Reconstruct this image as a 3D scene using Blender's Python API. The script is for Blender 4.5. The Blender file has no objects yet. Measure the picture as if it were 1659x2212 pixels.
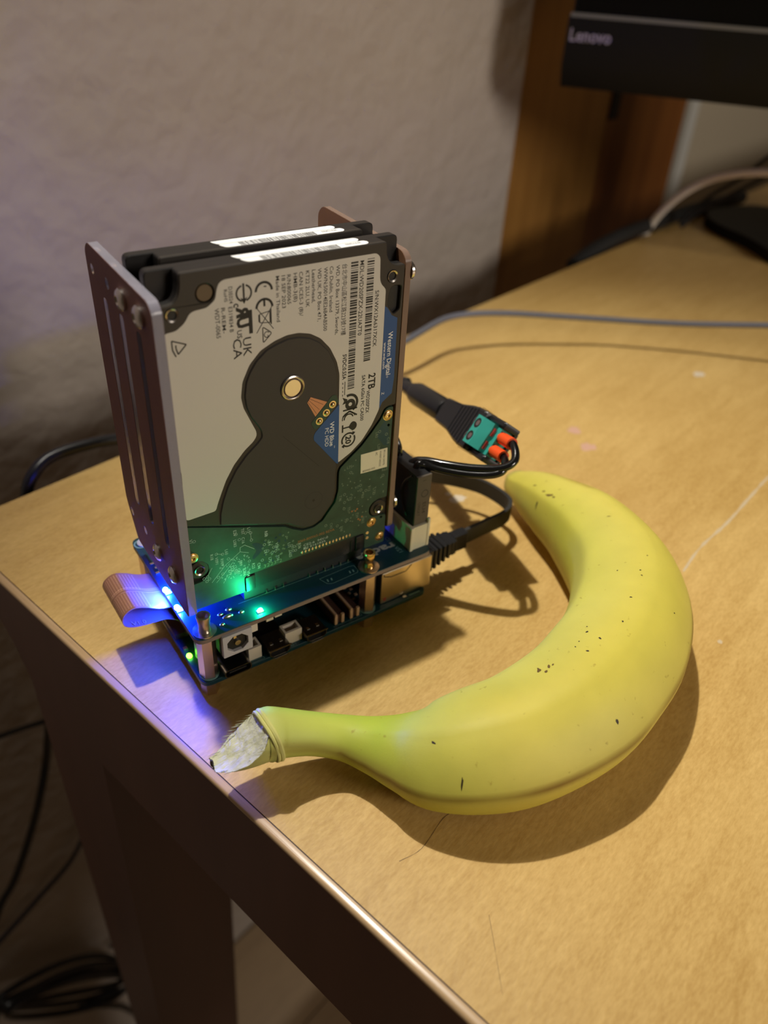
import bpy, bmesh, math, random
from mathutils import Vector, Matrix
from mathutils.geometry import tessellate_polygon
from mathutils.bvhtree import BVHTree

C = bpy.context.scene.collection
SC = bpy.context.scene
PI = math.pi
MM = 0.001
ZF = 747.0            # table top is 740 mm above the floor; device frame z=0 is the lower board's top face


def W(x, y, z):
    """device frame (mm) -> world (m)"""
    return Vector((x * MM, y * MM, (z + ZF) * MM))


# ------------------------------------------------------------------ camera
cam_d = bpy.data.cameras.new('camera')
cam = bpy.data.objects.new('camera', cam_d)
C.objects.link(cam)
SC.camera = cam
R0 = Vector((0.8271951935, -0.5593220151, 0.0539165575))
R1 = Vector((-0.2921748669, -0.5100870936, -0.8089777526))
R2 = Vector((0.4799812069, 0.6534294456, -0.5853614274))
CAMP = (-53.1408, -159.1128, 184.7361)
M = Matrix(((R0[0], -R1[0], -R2[0], 0), (R0[1], -R1[1], -R2[1], 0), (R0[2], -R1[2], -R2[2], 0), (0, 0, 0, 1)))
M.translation = W(*CAMP)
cam.matrix_world = M
cam_d.sensor_fit = 'VERTICAL'
cam_d.sensor_width = 18.0
cam_d.sensor_height = 24.0
cam_d.lens = 1686.41 / 2212.0 * 24.0
cam_d.clip_start = 0.01
cam_d.clip_end = 50
cam_d.dof.use_dof = True
cam_d.dof.focus_distance = 0.222
cam_d.dof.aperture_fstop = cam_d.lens / 2.9

# ------------------------------------------------------------------ view and world
SC.view_settings.view_transform = 'Standard'
SC.view_settings.look = 'None'
SC.view_settings.gamma = 1.0
SC.view_settings.use_curve_mapping = False
SC.view_settings.exposure = 0.0
wd = bpy.data.worlds.new('world')
SC.world = wd
wd.use_nodes = True
bg = wd.node_tree.nodes['Background']
bg.inputs[0].default_value = (1.0, 0.72, 0.45, 1)
bg.inputs[1].default_value = 0.042

# ------------------------------------------------------------------ lamps
def lamp(name, loc, power, radius, col, aim=None, cone=60.0):
    l = bpy.data.lights.new(name, 'SPOT' if aim else 'POINT')
    if aim:          # a shaded desk lamp: a soft-edged cone
        l.spot_size = math.radians(cone)
        l.spot_blend = 1.0
    l.energy = power
    l.shadow_soft_size = radius
    l.color = col
    o = bpy.data.objects.new(name, l)
    o.location = W(*loc)
    if aim:
        o.rotation_euler = (W(*aim) - W(*loc)).to_track_quat('-Z', 'Y').to_euler()
    C.objects.link(o)
    return o


KEY = lamp('desk_lamp_bulb', (5, 150, 740), 21.0, 0.008, (1.0, 0.965, 0.88), aim=(200, -30, -7), cone=50.0)
lamp('added_wall_spill', (5, 152, 760), 3.2, 0.05, (1.0, 0.92, 0.80))  # added weak spill light, grazes the wall so its bumps show
lamp('floor_lamp_bulb', (720, -1500, 600), 47.0, 0.24, (1.0, 0.90, 0.79))


# ------------------------------------------------------------------ materials
def mat(name, col, rough=0.5, metal=0.0, spec=0.5, emit=None, emit_s=0.0, trans=0.0, ior=1.45, coat=0.0,
        noise=None, bump=None, alpha=1.0, sss=0.0):
    m = bpy.data.materials.new(name)
    m.use_nodes = True
    nt = m.node_tree
    b = nt.nodes['Principled BSDF']
    b.inputs['Base Color'].default_value = (*col, 1)
    b.inputs['Roughness'].default_value = rough
    b.inputs['Metallic'].default_value = metal
    b.inputs['Specular IOR Level'].default_value = spec
    b.inputs['Transmission Weight'].default_value = trans
    b.inputs['IOR'].default_value = ior
    b.inputs['Coat Weight'].default_value = coat
    if sss:
        b.inputs['Subsurface Weight'].default_value = sss
        b.inputs['Subsurface Radius'].default_value = (0.002, 0.0015, 0.0008)
    if emit:
        b.inputs['Emission Color'].default_value = (*emit, 1)
        b.inputs['Emission Strength'].default_value = emit_s
    tc = None
    if noise or bump:
        tc = nt.nodes.new('ShaderNodeTexCoord')
    if noise:
        sc_, amt, stretch = noise
        mp = nt.nodes.new('ShaderNodeMapping')
        mp.inputs['Scale'].default_value = stretch
        nt.links.new(tc.outputs['Object'], mp.inputs[0])
        n = nt.nodes.new('ShaderNodeTexNoise')
        n.inputs['Scale'].default_value = sc_
        n.inputs['Detail'].default_value = 4
        nt.links.new(mp.outputs[0], n.inputs['Vector'])
        r = nt.nodes.new('ShaderNodeMapRange')
        r.inputs[1].default_value = 0.3
        r.inputs[2].default_value = 0.7
        r.inputs[3].default_value = 1 - amt
        r.inputs[4].default_value = 1 + amt
        nt.links.new(n.outputs[0], r.inputs[0])
        mx = nt.nodes.new('ShaderNodeMix')
        mx.data_type = 'RGBA'
        mx.blend_type = 'MULTIPLY'
        mx.inputs[0].default_value = 1
        mx.inputs[6].default_value = (*col, 1)
        nt.links.new(r.outputs[0], mx.inputs[7])
        nt.links.new(mx.outputs[2], b.inputs['Base Color'])
    if bump:
        sc_, st, dist = bump[:3]
        n2 = nt.nodes.new('ShaderNodeTexNoise')
        n2.inputs['Scale'].default_value = sc_
        n2.inputs['Detail'].default_value = 3
        if len(bump) > 3:
            mp2 = nt.nodes.new('ShaderNodeMapping')
            mp2.inputs['Scale'].default_value = bump[3]
            nt.links.new(tc.outputs['Object'], mp2.inputs[0])
            nt.links.new(mp2.outputs[0], n2.inputs['Vector'])
        else:
            nt.links.new(tc.outputs['Object'], n2.inputs['Vector'])
        bp = nt.nodes.new('ShaderNodeBump')
        bp.inputs['Strength'].default_value = st
        bp.inputs['Distance'].default_value = dist
        nt.links.new(n2.outputs[0], bp.inputs['Height'])
        nt.links.new(bp.outputs[0], b.inputs['Normal'])
    return m


def ramp_nodes(nt, fac, stops):
    r = nt.nodes.new('ShaderNodeValToRGB')
    els = r.color_ramp.elements
    while len(els) < len(stops):
        els.new(0.5)
    for e, (p, c) in zip(els, stops):
        e.position = p
        e.color = (*c, 1)
    nt.links.new(fac, r.inputs[0])
    return r


TANG = math.radians(14.5)


def wood_mat(name, dark, light, rough=0.35, grain=90.0, stretch=(0.06, 1.0, 1.0), rot=TANG, coarse=6.0, bump=0.08, wts=(0.45, 0.35, 0.2), fine=9.0):
    m = bpy.data.materials.new(name)
    m.use_nodes = True
    nt = m.node_tree
    L = nt.links.new
    b = nt.nodes['Principled BSDF']
    b.inputs['Roughness'].default_value = rough
    g = nt.nodes.new('ShaderNodeNewGeometry')
    r1 = nt.nodes.new('ShaderNodeVectorRotate')
    r1.rotation_type = 'Z_AXIS'
    r1.inputs['Angle'].default_value = -rot
    L(g.outputs['Position'], r1.inputs['Vector'])
    mp = nt.nodes.new('ShaderNodeMapping')
    mp.inputs['Scale'].default_value = stretch
    L(r1.outputs[0], mp.inputs[0])
    n1 = nt.nodes.new('ShaderNodeTexNoise')
    n1.inputs['Scale'].default_value = grain
    n1.inputs['Detail'].default_value = 6
    n1.inputs['Roughness'].default_value = 0.7
    n1.inputs['Distortion'].default_value = 0.5
    L(mp.outputs[0], n1.inputs['Vector'])
    mp2 = nt.nodes.new('ShaderNodeMapping')
    mp2.inputs['Scale'].default_value = (stretch[0] * 4, stretch[1], stretch[2])
    L(r1.outputs[0], mp2.inputs[0])
    n2 = nt.nodes.new('ShaderNodeTexNoise')
    n2.inputs['Scale'].default_value = coarse
    n2.inputs['Detail'].default_value = 4
    L(mp2.outputs[0], n2.inputs['Vector'])
    mp3 = nt.nodes.new('ShaderNodeMapping')
    mp3.inputs['Scale'].default_value = (stretch[0] * 2, stretch[1], stretch[2])
    L(r1.outputs[0], mp3.inputs[0])
    n3 = nt.nodes.new('ShaderNodeTexNoise')
    n3.inputs['Scale'].default_value = grain * fine
    n3.inputs['Detail'].default_value = 3
    L(mp3.outputs[0], n3.inputs['Vector'])
    a = nt.nodes.new('ShaderNodeMath')
    a.operation = 'MULTIPLY_ADD'
    L(n1.outputs[0], a.inputs[0])
    a.inputs[1].default_value = wts[0]
    c = nt.nodes.new('ShaderNodeMath')
    c.operation = 'MULTIPLY'
    L(n2.outputs[0], c.inputs[0])
    c.inputs[1].default_value = wts[1]
    L(c.outputs[0], a.inputs[2])
    a2 = nt.nodes.new('ShaderNodeMath')
    a2.operation = 'MULTIPLY_ADD'
    L(n3.outputs[0], a2.inputs[0])
    a2.inputs[1].default_value = wts[2]
    L(a.outputs[0], a2.inputs[2])
    r = ramp_nodes(nt, a2.outputs[0], [(0.36, dark), (0.64, light)])
    L(r.outputs[0], b.inputs['Base Color'])
    bp = nt.nodes.new('ShaderNodeBump')
    bp.inputs['Strength'].default_value = bump
    bp.inputs['Distance'].default_value = 0.0006
    L(n3.outputs[0], bp.inputs['Height'])
    L(bp.outputs[0], b.inputs['Normal'])
    return m


def plaster_mat(name, col):
    m = bpy.data.materials.new(name)
    m.use_nodes = True
    nt = m.node_tree
    L = nt.links.new
    b = nt.nodes['Principled BSDF']
    b.inputs['Roughness'].default_value = 0.75
    b.inputs['Specular IOR Level'].default_value = 0.25
    g = nt.nodes.new('ShaderNodeNewGeometry')
    n1 = nt.nodes.new('ShaderNodeTexNoise')
    n1.inputs['Scale'].default_value = 62
    n1.inputs['Detail'].default_value = 2
    n1.inputs['Roughness'].default_value = 0.45
    n1.inputs['Distortion'].default_value = 0.2
    L(g.outputs['Position'], n1.inputs['Vector'])
    n2 = nt.nodes.new('ShaderNodeTexNoise')
    n2.inputs['Scale'].default_value = 14
    n2.inputs['Detail'].default_value = 2
    L(g.outputs['Position'], n2.inputs['Vector'])
    ad = nt.nodes.new('ShaderNodeMath')
    ad.operation = 'MULTIPLY_ADD'
    L(n2.outputs[0], ad.inputs[0])
    ad.inputs[1].default_value = 0.9
    L(n1.outputs[0], ad.inputs[2])
    bp = nt.nodes.new('ShaderNodeBump')
    bp.inputs['Strength'].default_value = 0.5
    bp.inputs['Distance'].default_value = 0.006
    L(ad.outputs[0], bp.inputs['Height'])
    L(bp.outputs[0], b.inputs['Normal'])
    n3 = nt.nodes.new('ShaderNodeTexNoise')
    n3.inputs['Scale'].default_value = 3
    n3.inputs['Detail'].default_value = 3
    L(g.outputs['Position'], n3.inputs['Vector'])
    r = ramp_nodes(nt, n3.outputs[0], [(0.3, tuple(x * 0.90 for x in col)), (0.7, tuple(min(1, x * 1.08) for x in col))])
    L(r.outputs[0], b.inputs['Base Color'])
    return m


def banana_mat():
    m = bpy.data.materials.new('banana_peel')
    m.use_nodes = True
    nt = m.node_tree
    L = nt.links.new
    b = nt.nodes['Principled BSDF']
    b.inputs['Roughness'].default_value = 0.52
    b.inputs['Specular IOR Level'].default_value = 0.3
    b.inputs['Subsurface Weight'].default_value = 0.12
    b.inputs['Subsurface Radius'].default_value = (0.003, 0.002, 0.0005)
    at = nt.nodes.new('ShaderNodeAttribute')
    at.attribute_name = 'peel'
    uv = nt.nodes.new('ShaderNodeAttribute')
    uv.attribute_name = 'along'
    tc = nt.nodes.new('ShaderNodeTexCoord')
    n = nt.nodes.new('ShaderNodeTexNoise')
    n.inputs['Scale'].default_value = 90
    n.inputs['Detail'].default_value = 5
    L(tc.outputs['Object'], n.inputs['Vector'])
    r = ramp_nodes(nt, n.outputs[0], [(0.3, (0.86, 0.86, 0.80)), (0.7, (1.08, 1.07, 1.05))])
    mx = nt.nodes.new('ShaderNodeMix')
    mx.data_type = 'RGBA'
    mx.blend_type = 'MULTIPLY'
    mx.inputs[0].default_value = 0.4
    L(at.outputs['Color'], mx.inputs[6])
    L(r.outputs[0], mx.inputs[7])
    # fine brown flecks
    n2 = nt.nodes.new('ShaderNodeTexNoise')
    n2.inputs['Scale'].default_value = 420
    n2.inputs['Detail'].default_value = 2
    L(tc.outputs['Object'], n2.inputs['Vector'])
    mr = nt.nodes.new('ShaderNodeMapRange')
    mr.inputs[1].default_value = 0.70
    mr.inputs[2].default_value = 0.78
    mr.inputs[3].default_value = 0
    mr.inputs[4].default_value = 0.5
    L(n2.outputs[0], mr.inputs[0])
    m2 = nt.nodes.new('ShaderNodeMix')
    m2.data_type = 'RGBA'
    L(mr.outputs[0], m2.inputs[0])
    L(mx.outputs[2], m2.inputs[6])
    m2.inputs[7].default_value = (0.30, 0.20, 0.02, 1)
    L(m2.outputs[2], b.inputs['Base Color'])
    # lengthwise fibres
    sp = nt.nodes.new('ShaderNodeMapping')
    sp.inputs['Scale'].default_value = (6, 60, 1)
    L(uv.outputs['Vector'], sp.inputs[0])
    n3 = nt.nodes.new('ShaderNodeTexNoise')
    n3.inputs['Scale'].default_value = 3
    n3.inputs['Detail'].default_value = 4
    L(sp.outputs[0], n3.inputs['Vector'])
    bp = nt.nodes.new('ShaderNodeBump')
    bp.inputs['Strength'].default_value = 0.10
    bp.inputs['Distance'].default_value = 0.0008
    L(n3.outputs[0], bp.inputs['Height'])
    L(bp.outputs[0], b.inputs['Normal'])
    return m


MT = {
    'table': wood_mat('birch_veneer', (0.475, 0.285, 0.080), (0.70, 0.475, 0.172), rough=0.42, grain=170, stretch=(0.17, 1, 1), coarse=11, wts=(0.32, 0.36, 0.32), fine=8.0, bump=0.09),
    'edge': wood_mat('birch_edge', (0.42, 0.27, 0.13), (0.66, 0.46, 0.26), rough=0.25, grain=60, stretch=(1, 0.05, 1)),
    'brown': mat('brown_frame_paint', (0.135, 0.066, 0.050), 0.42, noise=(20, 0.25, (1, 1, 0.1))),
    'wall': plaster_mat('rough_plaster', (0.50, 0.44, 0.385)),
    'wallfar': mat('pale_plaster', (0.52, 0.45, 0.33), 0.8, bump=(40, 0.2, 0.003)),
    'floor': wood_mat('floor_boards', (0.20, 0.13, 0.07), (0.32, 0.22, 0.12), rough=0.4, grain=40),
    'white': mat('white_paint', (0.62, 0.62, 0.58), 0.5),
    'pine': wood_mat('pine_light', (0.26, 0.115, 0.022), (0.40, 0.20, 0.045), rough=0.45, grain=30, stretch=(1, 1, 0.05), coarse=9),
    'pine2': wood_mat('pine_red', (0.17, 0.055, 0.010), (0.30, 0.11, 0.02), rough=0.45, grain=24, stretch=(1, 1, 0.05), coarse=9),
    'black': mat('black_plastic', (0.012, 0.012, 0.013), 0.38, bump=(900, 0.15, 0.0002)),
    'blackmatte': mat('black_matte', (0.016, 0.016, 0.016), 0.6),
    'rubber': mat('black_rubber', (0.014, 0.014, 0.015), 0.32),
    'gloss': mat('black_wire', (0.006, 0.006, 0.006), 0.16, coat=0.3),
    'cast': mat('black_casting', (0.042, 0.036, 0.030), 0.45, 0.35, bump=(2500, 0.12, 0.0001)),
    'castd': mat('black_casting_deep', (0.02, 0.018, 0.017), 0.4, 0.3),
    'cover': mat('motor_cover', (0.048, 0.042, 0.037), 0.55, 0.2),
    'label': mat('silver_label', (0.59, 0.57, 0.53), 0.45, 0.2),
    'blue': mat('label_blue', (0.02, 0.075, 0.22), 0.4),
    'ink': mat('black_ink', (0.012, 0.011, 0.010), 0.5),
    'inkw': mat('white_ink', (0.75, 0.75, 0.73), 0.5),
    'paper': mat('white_sticker', (0.86, 0.86, 0.84), 0.45),
    'cream': mat('cream_sticker', (0.70, 0.64, 0.46), 0.5),
    'pcb': mat('green_solder_mask', (0.026, 0.058, 0.036), 0.5, noise=(260, 0.22, (1, 1, 1))),
    'pcbd': mat('dark_teal_solder_mask', (0.004, 0.040, 0.058), 0.36, coat=0.1),
    'pcbedge': mat('board_edge', (0.20, 0.15, 0.12), 0.6),
    'silk': mat('silkscreen_white', (0.42, 0.44, 0.40), 0.55),
    'silkf': mat('silkscreen_faint', (0.17, 0.22, 0.15), 0.5),
    'silkb': mat('silkscreen_teal', (0.16, 0.30, 0.31), 0.5),
    'copperink': mat('copper_print', (0.36, 0.17, 0.07), 0.4, 0.5),
    'solder': mat('solder', (0.78, 0.72, 0.58), 0.25, 1.0),
    'gold': mat('gold_ring', (0.70, 0.50, 0.26), 0.3, 1.0),
    'steel': mat('steel', (0.66, 0.62, 0.58), 0.22, 1.0),
    'steelw': mat('warm_steel', (0.72, 0.58, 0.50), 0.30, 1.0),
    'brass': mat('brass', (0.80, 0.58, 0.28), 0.2, 1.0),
    'hubc': mat('hub_cap', (0.82, 0.66, 0.38), 0.35, 0.6),
    'copper': mat('copper_fpc', (0.52, 0.24, 0.13), 0.4, 0.5),
    'film': mat('brown_film', (0.23, 0.115, 0.095), 0.6, spec=0.25, noise=(60, 0.10, (1, 1, 1))),
    'filmc': mat('copper_brown_film', (0.30, 0.15, 0.08), 0.4, noise=(60, 0.15, (1, 1, 1))),
    'acryl': mat('clear_acrylic', (0.86, 0.82, 0.98), 0.25, trans=0.72, ior=1.49, bump=(500, 0.3, 0.0003)),
    'ribbon': mat('ribbon_polyimide', (0.33, 0.15, 0.09), 0.33, 0.2, coat=0.3),
    'ribbonp': mat('ribbon_conductor', (0.62, 0.34, 0.22), 0.35, 0.3),
    'nylon': mat('natural_nylon', (0.60, 0.56, 0.42), 0.4, sss=0.3),
    'creamp': mat('cream_plastic', (0.62, 0.55, 0.47), 0.45),
    'grayp': mat('grey_plastic', (0.46, 0.44, 0.46), 0.4),
    'tan': mat('tan_plastic', (0.50, 0.33, 0.22), 0.45),
    'dbrown': mat('dark_brown_plastic', (0.06, 0.03, 0.025), 0.4),
    'chip': mat('black_chip', (0.015, 0.015, 0.017), 0.5),
    'ethm': mat('ethernet_shield', (0.80, 0.68, 0.48), 0.28, 1.0, noise=(30, 0.05, (1, 1, 1))),
    'teal': mat('teal_terminal', (0.035, 0.33, 0.27), 0.4),
    'orange': mat('orange_sleeve', (0.85, 0.085, 0.012), 0.45),
    'redp': mat('red_plastic', (0.35, 0.03, 0.02), 0.5),
    'wiretan': mat('brown_print_plastic', (0.085, 0.068, 0.050), 0.55),
    'ethc': mat('flat_cable_jacket', (0.030, 0.029, 0.027), 0.5),
    'greycab': mat('grey_cable_jacket', (0.12, 0.125, 0.15), 0.4),
    'whitecab': mat('white_cable_jacket', (0.82, 0.77, 0.70), 0.4),
    'bluecab': mat('dark_blue_jacket', (0.02, 0.022, 0.04), 0.5),
    'screen': mat('monitor_glass', (0.004, 0.004, 0.004), 0.12),
    'moncase': mat('monitor_case', (0.006, 0.006, 0.006), 0.55, spec=0.25),
    'monline': mat('monitor_trim', (0.16, 0.16, 0.16), 0.35),
    'chrome': mat('chrome_letters', (0.62, 0.58, 0.56), 0.3, 0.6),
    'pinkst': mat('pink_stain', (0.62, 0.37, 0.26), 0.5),
    'whitest': mat('white_stain', (0.66, 0.56, 0.42), 0.5),
    'scratch': mat('pale_scratch', (0.60, 0.48, 0.31), 0.4),
    'ledblue': mat('blue_led_light', (0.1, 0.2, 1), 0.4, emit=(0.006, 0.034, 1.0), emit_s=6800),
    'ledgreen': mat('green_led_light', (0.1, 1, 0.4), 0.4, emit=(0.010, 1.0, 0.36), emit_s=1100),
    'ledlime': mat('lime_led_light', (0.3, 1, 0.1), 0.4, emit=(0.16, 1.0, 0.02), emit_s=18),
    'bananaflesh': mat('torn_stem_fibre', (0.66, 0.66, 0.46), 0.7, noise=(500, 0.16, (0.12, 1, 1)), bump=(700, 0.5, 0.0009, (0.12, 1, 1))),
    'bananatip': mat('banana_tip', (0.10, 0.09, 0.05), 0.7),
    'blemish': mat('brown_blemish', (0.14, 0.08, 0.012), 0.6),
    'scar': mat('dark_blemish', (0.035, 0.022, 0.010), 0.6),
    'banana': banana_mat(),
    'plug': mat('breather_film', (0.125, 0.085, 0.045), 0.5),
    'steeld': mat('dark_steel', (0.22, 0.21, 0.21), 0.28, 1.0),
    'acrylb': mat('tinted_acrylic', (0.50, 0.33, 0.25), 0.25, trans=0.6, ior=1.49),
    'table_seam': mat('seam_line', (0.20, 0.12, 0.045), 0.6),
}

# ------------------------------------------------------------------ mesh builder (millimetres, device frame)
ORG = {}


class MB:
    def __init__(self):
        self.v = []
        self.f = []

    def add(self, vs, fs):
        n = len(self.v)
        self.v += [tuple(x) for x in vs]
        self.f += [tuple(i + n for i in q) for q in fs]
        return self

    def tf(self, fn):
        self.v = [tuple(fn(*p)) for p in self.v]
        return self

    def box(self, x0, x1, y0, y1, z0, z1, bev=0.0):
        if bev <= 0:
            vs = [(x, y, z) for x in (x0, x1) for y in (y0, y1) for z in (z0, z1)]
            return self.add(vs, [(0, 1, 3, 2), (4, 6, 7, 5), (0, 4, 5, 1), (2, 3, 7, 6), (0, 2, 6, 4), (1, 5, 7, 3)])
        c = [(x0, y0), (x1, y0), (x1, y1), (x0, y1)]
        return self.prism(fillet(c, bev, 3), z0, z1, bev=bev * 0.6, fn=lambda a, b, h: (a, b, h))

    def prism(self, poly, h0, h1, holes=(), bev=0.0, fn=None):
        """poly (a,b) extruded along h; fn(a,b,h) -> xyz; bevel on the h1 face"""
        fn = fn or (lambda a, b, h: (a, b, h))
        loops = [list(poly)] + [list(h) for h in holes]
        tri = tessellate_polygon([[Vector((p[0], p[1], 0)) for p in l] for l in loops])
        flat = [p for l in loops for p in l]
        n = len(flat)
        s = 1 if h1 > h0 else -1
        if bev > 0:
            top = []
            for l in loops:
                top += offset_poly(l, bev if l is loops[0] else -bev)
        else:
            top = flat
        vs = [fn(p[0], p[1], h0) for p in flat] + [fn(p[0], p[1], h1 - s * bev) for p in flat]
        fs = [tuple(t) for t in tri]
        b = 0
        for l in loops:
            m = len(l)
            for i in range(m):
                j = (i + 1) % m
                fs.append((b + i, b + j, n + b + j, n + b + i))
            b += m
        if bev > 0:
            vs += [fn(p[0], p[1], h1) for p in top]
            b = 0
            for l in loops:
                m = len(l)
                for i in range(m):
                    j = (i + 1) % m
                    fs.append((n + b + i, n + b + j, 2 * n + b + j, 2 * n + b + i))
                b += m
            fs += [tuple(2 * n + i for i in t) for t in tri]
        else:
            fs += [tuple(n + i for i in t) for t in tri]
        return self.add(vs, fs)

    def flat(self, poly, h, holes=(), fn=None):
        fn = fn or (lambda a, b, hh: (a, b, hh))
        loops = [list(poly)] + [list(q) for q in holes]
        tri = tessellate_polygon([[Vector((p[0], p[1], 0)) for p in l] for l in loops])
        return self.add([fn(p[0], p[1], h) for l in loops for p in l], [tuple(t) for t in tri])

    def lathe(self, prof, p0, axis, n=24, cap=True):
        """prof list of (r, s) along axis from p0"""
        a = Vector(axis).normalized()
        t = a.orthogonal().normalized()
        u = a.cross(t)
        p0 = Vector(p0)
        vs, fs = [], []
        for r, s in prof:
            for k in range(n):
                q = 2 * PI * k / n
                vs.append(p0 + a * s + (t * math.cos(q) + u * math.sin(q)) * r)
        for i in range(len(prof) - 1):
            for k in range(n):
                j = (k + 1) % n
                fs.append((i * n + k, i * n + j, (i + 1) * n + j, (i + 1) * n + k))
        if cap:
            fs.append(tuple(range(n))[::-1])
            m = (len(prof) - 1) * n
            fs.append(tuple(range(m, m + n)))
        return self.add(vs, fs)

    def cyl(self, p0, p1, r, n=16, r1=None):
        d = Vector(p1) - Vector(p0)
        return self.lathe([(r, 0), (r if r1 is None else r1, d.length)], p0, d, n)

    def tube(self, pts, r, n=8, sub=6, closed=False):
        P = smooth_path(pts, sub)
        R = [r] * len(P)
        vs, fs = [], []
        up = None
        for i, p in enumerate(P):
            d = (P[min(i + 1, len(P) - 1)] - P[max(i - 1, 0)]).normalized()
            if up is None:
                up = d.orthogonal().normalized()
            up = (up - d * up.dot(d)).normalized()
            w = d.cross(up)
            for k in range(n):
                q = 2 * PI * k / n
                vs.append(p + (up * math.cos(q) + w * math.sin(q)) * R[i])
        for i in range(len(P) - 1):
            for k in range(n):
                j = (k + 1) % n
                fs.append((i * n + k, i * n + j, (i + 1) * n + j, (i + 1) * n + k))
        fs.append(tuple(range(n))[::-1])
        m = (len(P) - 1) * n
        fs.append(tuple(range(m, m + n)))
        return self.add(vs, fs)

    def strip(self, pts, up, hw, ht, sub=8):
        """flat ribbon: half-width hw along up, half-thickness ht"""
        P = smooth_path(pts, sub)
        up = Vector(up).normalized()
        vs, fs = [], []
        for i, p in enumerate(P):
            d = (P[min(i + 1, len(P) - 1)] - P[max(i - 1, 0)]).normalized()
            w = d.cross(up).normalized()
            for a, b in ((-1, -1), (1, -1), (1, 1), (-1, 1)):
                vs.append(p + up * hw * a + w * ht * b)
        for i in range(len(P) - 1):
            for k in range(4):
                j = (k + 1) % 4
                fs.append((i * 4 + k, i * 4 + j, i * 4 + 4 + j, i * 4 + 4 + k))
        m = (len(P) - 1) * 4
        fs += [(3, 2, 1, 0), (m, m + 1, m + 2, m + 3)]
        return self.add(vs, fs)

    def ball(self, c, r, n=10, sq=(1, 1, 1)):
        vs, fs = [], []
        for i in range(1, n):
            a = PI * i / n
            for k in range(2 * n):
                q = PI * k / n
                vs.append((c[0] + r * sq[0] * math.sin(a) * math.cos(q), c[1] + r * sq[1] * math.sin(a) * math.sin(q), c[2] + r * sq[2] * math.cos(a)))
        m = 2 * n
        for i in range(n - 2):
            for k in range(m):
                j = (k + 1) % m
                fs.append((i * m + k, i * m + j, (i + 1) * m + j, (i + 1) * m + k))
        fs.append(tuple(range(m)))
        fs.append(tuple(range((n - 2) * m, (n - 1) * m))[::-1])
        return self.add(vs, fs)

    def build(self, name, material, parent=None, org=None, sharp=38, recalc=True):
        r = parent
        while r is not None and r.parent is not None:
            r = r.parent
        o_ = ORG[r.name] if r is not None else (org or (0, 0, 0))
        me = bpy.data.meshes.new(name)
        me.from_pydata([((x - o_[0]) * MM, (y - o_[1]) * MM, (z - o_[2]) * MM) for x, y, z in self.v], [], self.f)
        if recalc:
            bm = bmesh.new()
            bm.from_mesh(me)
            bmesh.ops.recalc_face_normals(bm, faces=bm.faces)
            bm.to_mesh(me)
            bm.free()
        me.polygons.foreach_set('use_smooth', [True] * len(me.polygons))
        me.set_sharp_from_angle(angle=math.radians(sharp))
        me.materials.append(MT[material])
        ob = bpy.data.objects.new(name, me)
        C.objects.link(ob)
        if parent is not None:
            ob.parent = parent
        else:
            ob.location = W(*o_)
            ORG[ob.name] = o_
        return ob


def smooth_path(pts, sub):
    P = [Vector(p) for p in pts]
    if len(P) < 3 or sub < 2:
        return P
    out = []
    for i in range(len(P) - 1):
        a = P[i - 1] if i > 0 else P[0] * 2 - P[1]
        b, c = P[i], P[i + 1]
        d = P[i + 2] if i + 2 < len(P) else P[-1] * 2 - P[-2]
        for k in range(sub):
            t = k / sub
            out.append(0.5 * ((2 * b) + (c - a) * t + (2 * a - 5 * b + 4 * c - d) * t * t + (3 * b - a - 3 * c + d) * t ** 3))
    out.append(P[-1])
    return out


def area2(l):
    return sum(l[i][0] * l[(i + 1) % len(l)][1] - l[(i + 1) % len(l)][0] * l[i][1] for i in range(len(l)))


def offset_poly(l, d):
    """inward offset by d (positive shrinks)"""
    s = 1 if area2(l) > 0 else -1
    n = len(l)
    out = []
    for i in range(n):
        p0, p1, p2 = Vector(l[i - 1]), Vector(l[i]), Vector(l[(i + 1) % n])
        e1, e2 = (p1 - p0), (p2 - p1)
        if e1.length < 1e-9 or e2.length < 1e-9:
            out.append(tuple(p1))
            continue
        n1 = Vector((-e1.y, e1.x)).normalized() * s
        n2 = Vector((-e2.y, e2.x)).normalized() * s
        b = n1 + n2
        if b.length < 1e-6:
            out.append(tuple(p1))
            continue
        b.normalize()
        k = min(1.6, 1 / max(0.3, b.dot(n1)))
        out.append(tuple(p1 + b * d * k))
    return out


def fillet(l, r, n=3):
    out = []
    m = len(l)
    for i in range(m):
        p0, p1, p2 = Vector(l[i - 1]), Vector(l[i]), Vector(l[(i + 1) % m])
        a, b = p0 - p1, p2 - p1
        q = min(r, a.length * 0.45, b.length * 0.45)
        s, e = p1 + a.normalized() * q, p1 + b.normalized() * q
        for k in range(n + 1):
            t = k / n
            out.append(tuple(s * (1 - t) ** 2 + p1 * 2 * t * (1 - t) + e * t * t))
    return out


def circ(cx, cy, r, n=20, a0=0.0, a1=2 * PI):
    full = abs(a1 - a0 - 2 * PI) < 1e-6
    m = n if full else n + 1
    return [(cx + r * math.cos(a0 + (a1 - a0) * k / n), cy + r * math.sin(a0 + (a1 - a0) * k / n)) for k in range(m)]


def rect(x0, x1, y0, y1):
    return [(x0, y0), (x1, y0), (x1, y1), (x0, y1)]


def ring2(mb, cx, cy, r, w, h, fn, a0=0.0, a1=2 * PI, n=24):
    P = circ(cx, cy, r + w / 2, n, a0, a1)
    Q = circ(cx, cy, r - w / 2, n, a0, a1)
    m = len(P)
    full = abs(a1 - a0 - 2 * PI) < 1e-6
    vs = [fn(p[0], p[1], h) for p in P] + [fn(p[0], p[1], h) for p in Q]
    fs = [(i, (i + 1) % m, m + (i + 1) % m, m + i) for i in range(m if full else m - 1)]
    mb.add(vs, fs)


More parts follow.
